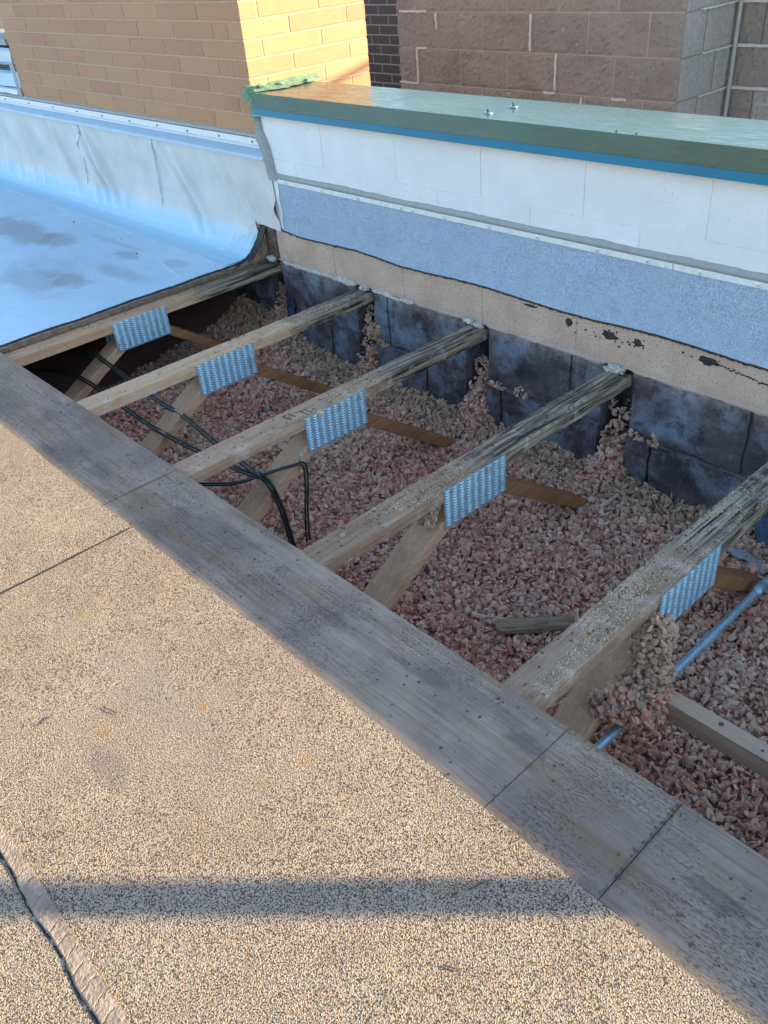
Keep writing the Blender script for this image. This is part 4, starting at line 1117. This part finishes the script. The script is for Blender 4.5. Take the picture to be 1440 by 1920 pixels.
# ------------------------------------------------------------------ loose things in the pit
bo = link('loose_board', rough_box('loose_board', 3.03, 3.95, -.9205, -.8765, -.245, -.190, (20, 2, 2), .0012, 6, 2, .002), M['board_wood'],
          label='pale wood board lying across the pit at lower right', cat='board')
bm = bmesh.new(); bmesh.ops.create_circle(bm, cap_ends=True, radius=.0055, segments=10, matrix=Matrix.Translation((3.268, -.897, -.1885)))
bmesh.ops.create_circle(bm, cap_ends=True, radius=.003, segments=8, matrix=Matrix.Translation((3.36, -.903, -.1885)))
link('nail_hole', bm_mesh('nail_hole', bm), M['slot'], bo)
cd = empty('metal_conduit', (3.085, -.6, -.262), 'blue grey steel conduit running beside the nearest truss', 'conduit')
def ctube(y0, y1, r): return tube_me('conduit_tube', [(3.0900, y, -.262+.0) for y in np.linspace(y0, y1, 12)], r, 16)
child(link('conduit_tube', ctube(-1.9, .02, .0105), M['pipe']), cd)
child(link('coupling', tube_me('coupling', [(3.09, -.66, -.262), (3.09, -.658, -.262), (3.09, -.597, -.262), (3.09, -.595, -.262)], .0135, 16), M['pipe']), cd)
child(link('coupling', tube_me('coupling_b', [(3.09, -.395, -.262), (3.09, -.350, -.262)], .0135, 16), M['pipe']), cd)
# green cables slung from web to web
cb_ = empty('green_cable', (1.5, -1, -.2), 'dark green twin cable slung across the truss webs', 'cable')
def cable(pts, r=.0042, twin=.0055, off=(0, .0055, .001)):
    S = spline(pts, 14)
    for s in (-.5, .5):
        P = [Vector(p)+Vector(off)*s*2*1.0+Vector((.0012*math.sin(i*.35+s), .001*math.sin(i*.22), 0)) for i, p in enumerate(S)]
        child(link('cable_strand', tube_me('cable_strand', P, r, 7), M['cable']), cb_)
cable([(.2, -1.02, -.16), (.50, -.925, -.118), (.60, -.915, -.130), (.85, -.925, -.147), (1.12, -.935, -.154), (1.22, -.93, -.160), (1.5, -.965, -.158), (1.70, -.99, -.148), (1.79, -1.0, -.138)])
cable([(.2, -1.15, -.20), (.45, -1.03, -.182), (.60, -1.01, -.182), (.85, -1.01, -.192), (1.12, -1.015, -.200), (1.22, -1.01, -.203), (1.45, -1.01, -.185), (1.68, -1.01, -.160), (1.79, -1.0, -.145)])
cable([(1.40, -1.25, -.22), (1.66, -1.11, -.175), (1.74, -1.05, -.165), (1.80, -.985, -.140), (1.835, -.90, -.135), (1.842, -.875, -.138), (1.850, -.868, -.16), (1.868, -.895, -.25), (1.885, -.925, -.39)], .0034)
cable([(1.78, -1.0, -.142), (1.83, -.995, -.16), (1.842, -.988, -.20), (1.865, -.985, -.28), (1.90, -.985, -.42)], .0052)
child(link('cable_tie', tube_me('cable_tie', [(1.778+.012*math.cos(a), -1.0, -.145+.012*math.sin(a)) for a in np.linspace(0, 2*math.pi, 14)], .003, 6), M['tie']), cb_)
child(link('nail', tube_me('nail', [(1.842, -.872, -.10), (1.842, -.874, -.128), (1.846, -.87, -.132)], .0022, 6), M['galv']), cb_)
# scraps
def scrap(P, w_, label, mat=None, nm='metal_scrap', cat='scrap', nrm=(0, 0, 1)):
    P = spline(P, 6); v = []; f = []; up = Vector(nrm)
    for i, p in enumerate(P):
        t = (P[min(i+1, len(P)-1)]-P[max(i-1, 0)]).normalized(); s = t.cross(up).normalized()*w_*(.5+.12*math.sin(i*1.7)); b = up*.0035
        v += [p-s, p+s+b*math.sin(i*1.1), p+s-up*.003, p-s-up*.003]
        if i:
            a = (i-1)*4
            for j in range(4): f.append((a+j, a+(j+1) % 4, a+4+(j+1) % 4, a+4+j))
    f += [(3, 2, 1, 0), tuple(len(v)-4+j for j in range(4))]
    return link(nm, mesh(nm, v, f), mat or M['scrap'], label=label, cat=cat)
def gz(x, y, d=.006): return (x, y, hgt(x, y)+d)
scrap([(.665, -.012, -.135), (.672, -.02, -.19), (.69, -.045, -.25)], .045, 'blue metal scrap leaning on the wall near the torn corner', nrm=(0, -1, .15))
scrap([gz(.83, -.27, .012), gz(.90, -.22, .014), gz(.96, -.17, .012)], .024, 'dark blue strip lying on insulation behind the white patched truss')
scrap([gz(.84, -.33, .010), gz(.855, -.26, .018), gz(.86, -.21, .02)], .018, 'short dark blue scrap crossing the blue strip')
scrap([gz(1.03, -.575, .006), gz(1.02, -.50, .012), gz(1.03, -.44, .008), gz(.99, -.40, .006)], .026, 'crumpled dark blue scrap on the pink insulation between two trusses')
scrap([(2.93, -.06, -.33), (3.0, -.07, -.30), (3.1, -.09, -.31)], .10, 'dark blue sheet scrap by the wall at the right edge', nrm=(0, -1, .5))
scrap([(2.88, -.14, -.362), (2.96, -.15, -.355), (3.03, -.17, -.36)], .035, 'grey crumpled scrap below the dark blue sheet', M['grey_seal'])
wd = link('wood_scrap', rough_box('wood_scrap', -.11, .11, -.022, .022, -.012, .012, (12, 3, 2), .006, 16, 3, .002), M['old_wood'], loc=(2.665, -.745, hgt(2.665, -.745)+.018),
          label='old brown wood scrap half buried in pink insulation', cat='wood scrap'); wd.rotation_euler = (.1, .02, .85)
def stick(x, y, a, L_, r, lift, lb, tilt=0.):
    P = []
    for t in np.linspace(-1, 1, 7):
        xx = x+math.cos(a)*L_*t; yy = y+math.sin(a)*L_*t; P.append((xx, yy, hgt(x, y)+lift+tilt*L_*t+.003*math.sin(t*5)))
    link('stick', tube_me('stick', P, r, 6), M['old_wood'], label=lb, cat='stick', group='sticks and splinters on the insulation')
for q in ((2.06, -.53, .2, .05, .003, 'thin stick on pink insulation right of the pencilled truss'), (1.93, -.60, .35, .035, .0025, 'short splinter on insulation near the second nail plate from right'),
          (2.13, -.07, 1.9, .05, .004, 'dark splinter leaning at the blue tinted wall blocks'), (2.48, -.12, .9, .05, .0035, 'dark stick at the wall foot by the weathered truss end'),
          (2.62, -.08, 2.5, .045, .0035, 'splinter at the foot of the dark right hand blocks'), (2.50, -.20, 1.1, .035, .003, 'small stick in the grey pellets below the pocket'),
          (2.20, -.62, .5, .04, .0022, 'pencil thin twig beside the fallen brown web end'), (1.97, -.34, .6, .06, .0012, 'fine straw over the insulation above the brown web'), (1.80, -.36, .5, .05, .0012, 'fine straw near the middle truss web'),
          (3.02, -.30, .4, .04, .003, 'stick beside the conduit coupling'), (2.45, -.60, 1.6, .03, .0035, 'brown splinter among pink pellets near the nearest truss')):
    stick(q[0], q[1], q[2], q[3], q[4], .012, q[5])

# ------------------------------------------------------------------ what the sun meets outside the picture, and the shell of the building
link('vent_pipe', tube_me('vent_pipe', [(5.10, .24, .7), (5.10, .24, 2.9)], .031, 16), M['pipe_dark'], label='tall thin grey vent pipe rising from the coping outside the picture', cat='pipe')
link('antenna_mast', tube_me('antenna_mast', [(3.6, 3.9, 1.10), (3.6, 3.9, 2.35)], .022, 12), M['pipe_dark'], label='grey mast standing on the neighbouring roof outside the picture', cat='mast')
link('stay_cable', tube_me('stay_cable', [(5.10, .21, 1.87), (4.35, 2.04, 2.015), (3.6, 3.88, 2.17)], .017, 10), M['pipe_dark'], label='thick cable strung from the vent pipe to the mast', cat='cable')
link('outer_wall', box_me('outer_wall', -7.6, 7.6, -7.62, -7.5, -1.2, .03), M['paint'], kind='structure')
link('outer_wall', box_me('outer_wall_b', -7.62, -7.5, -7.5, .24, -1.2, .03), M['paint'], kind='structure')
link('outer_wall', box_me('outer_wall_c', 7.5, 7.62, -7.5, .24, -1.2, .03), M['paint'], kind='structure')
link('outer_wall', box_me('outer_wall_d', -4.4, -.1, .001, .24, -.9, .52), M['paint'], kind='structure')
link('roof_deck', box_me('roof_deck_c', .5, 7.5, -7.5, -2.503, .0, .016), M['ply_edge'], kind='structure')
link('ceiling', box_me('ceiling', -7.5, 7.5, -7.5, .24, -.92, -.80), M['dirt'], kind='structure')
link('neighbour_roof', box_me('neighbour_roof', -9, 12, .25, 9, -.85, -.45), M['tan_roof'], kind='structure')
link('ground', box_me('ground', -200, 200, -200, 200, -4.2, -4.0), M['dirt'], kind='structure')
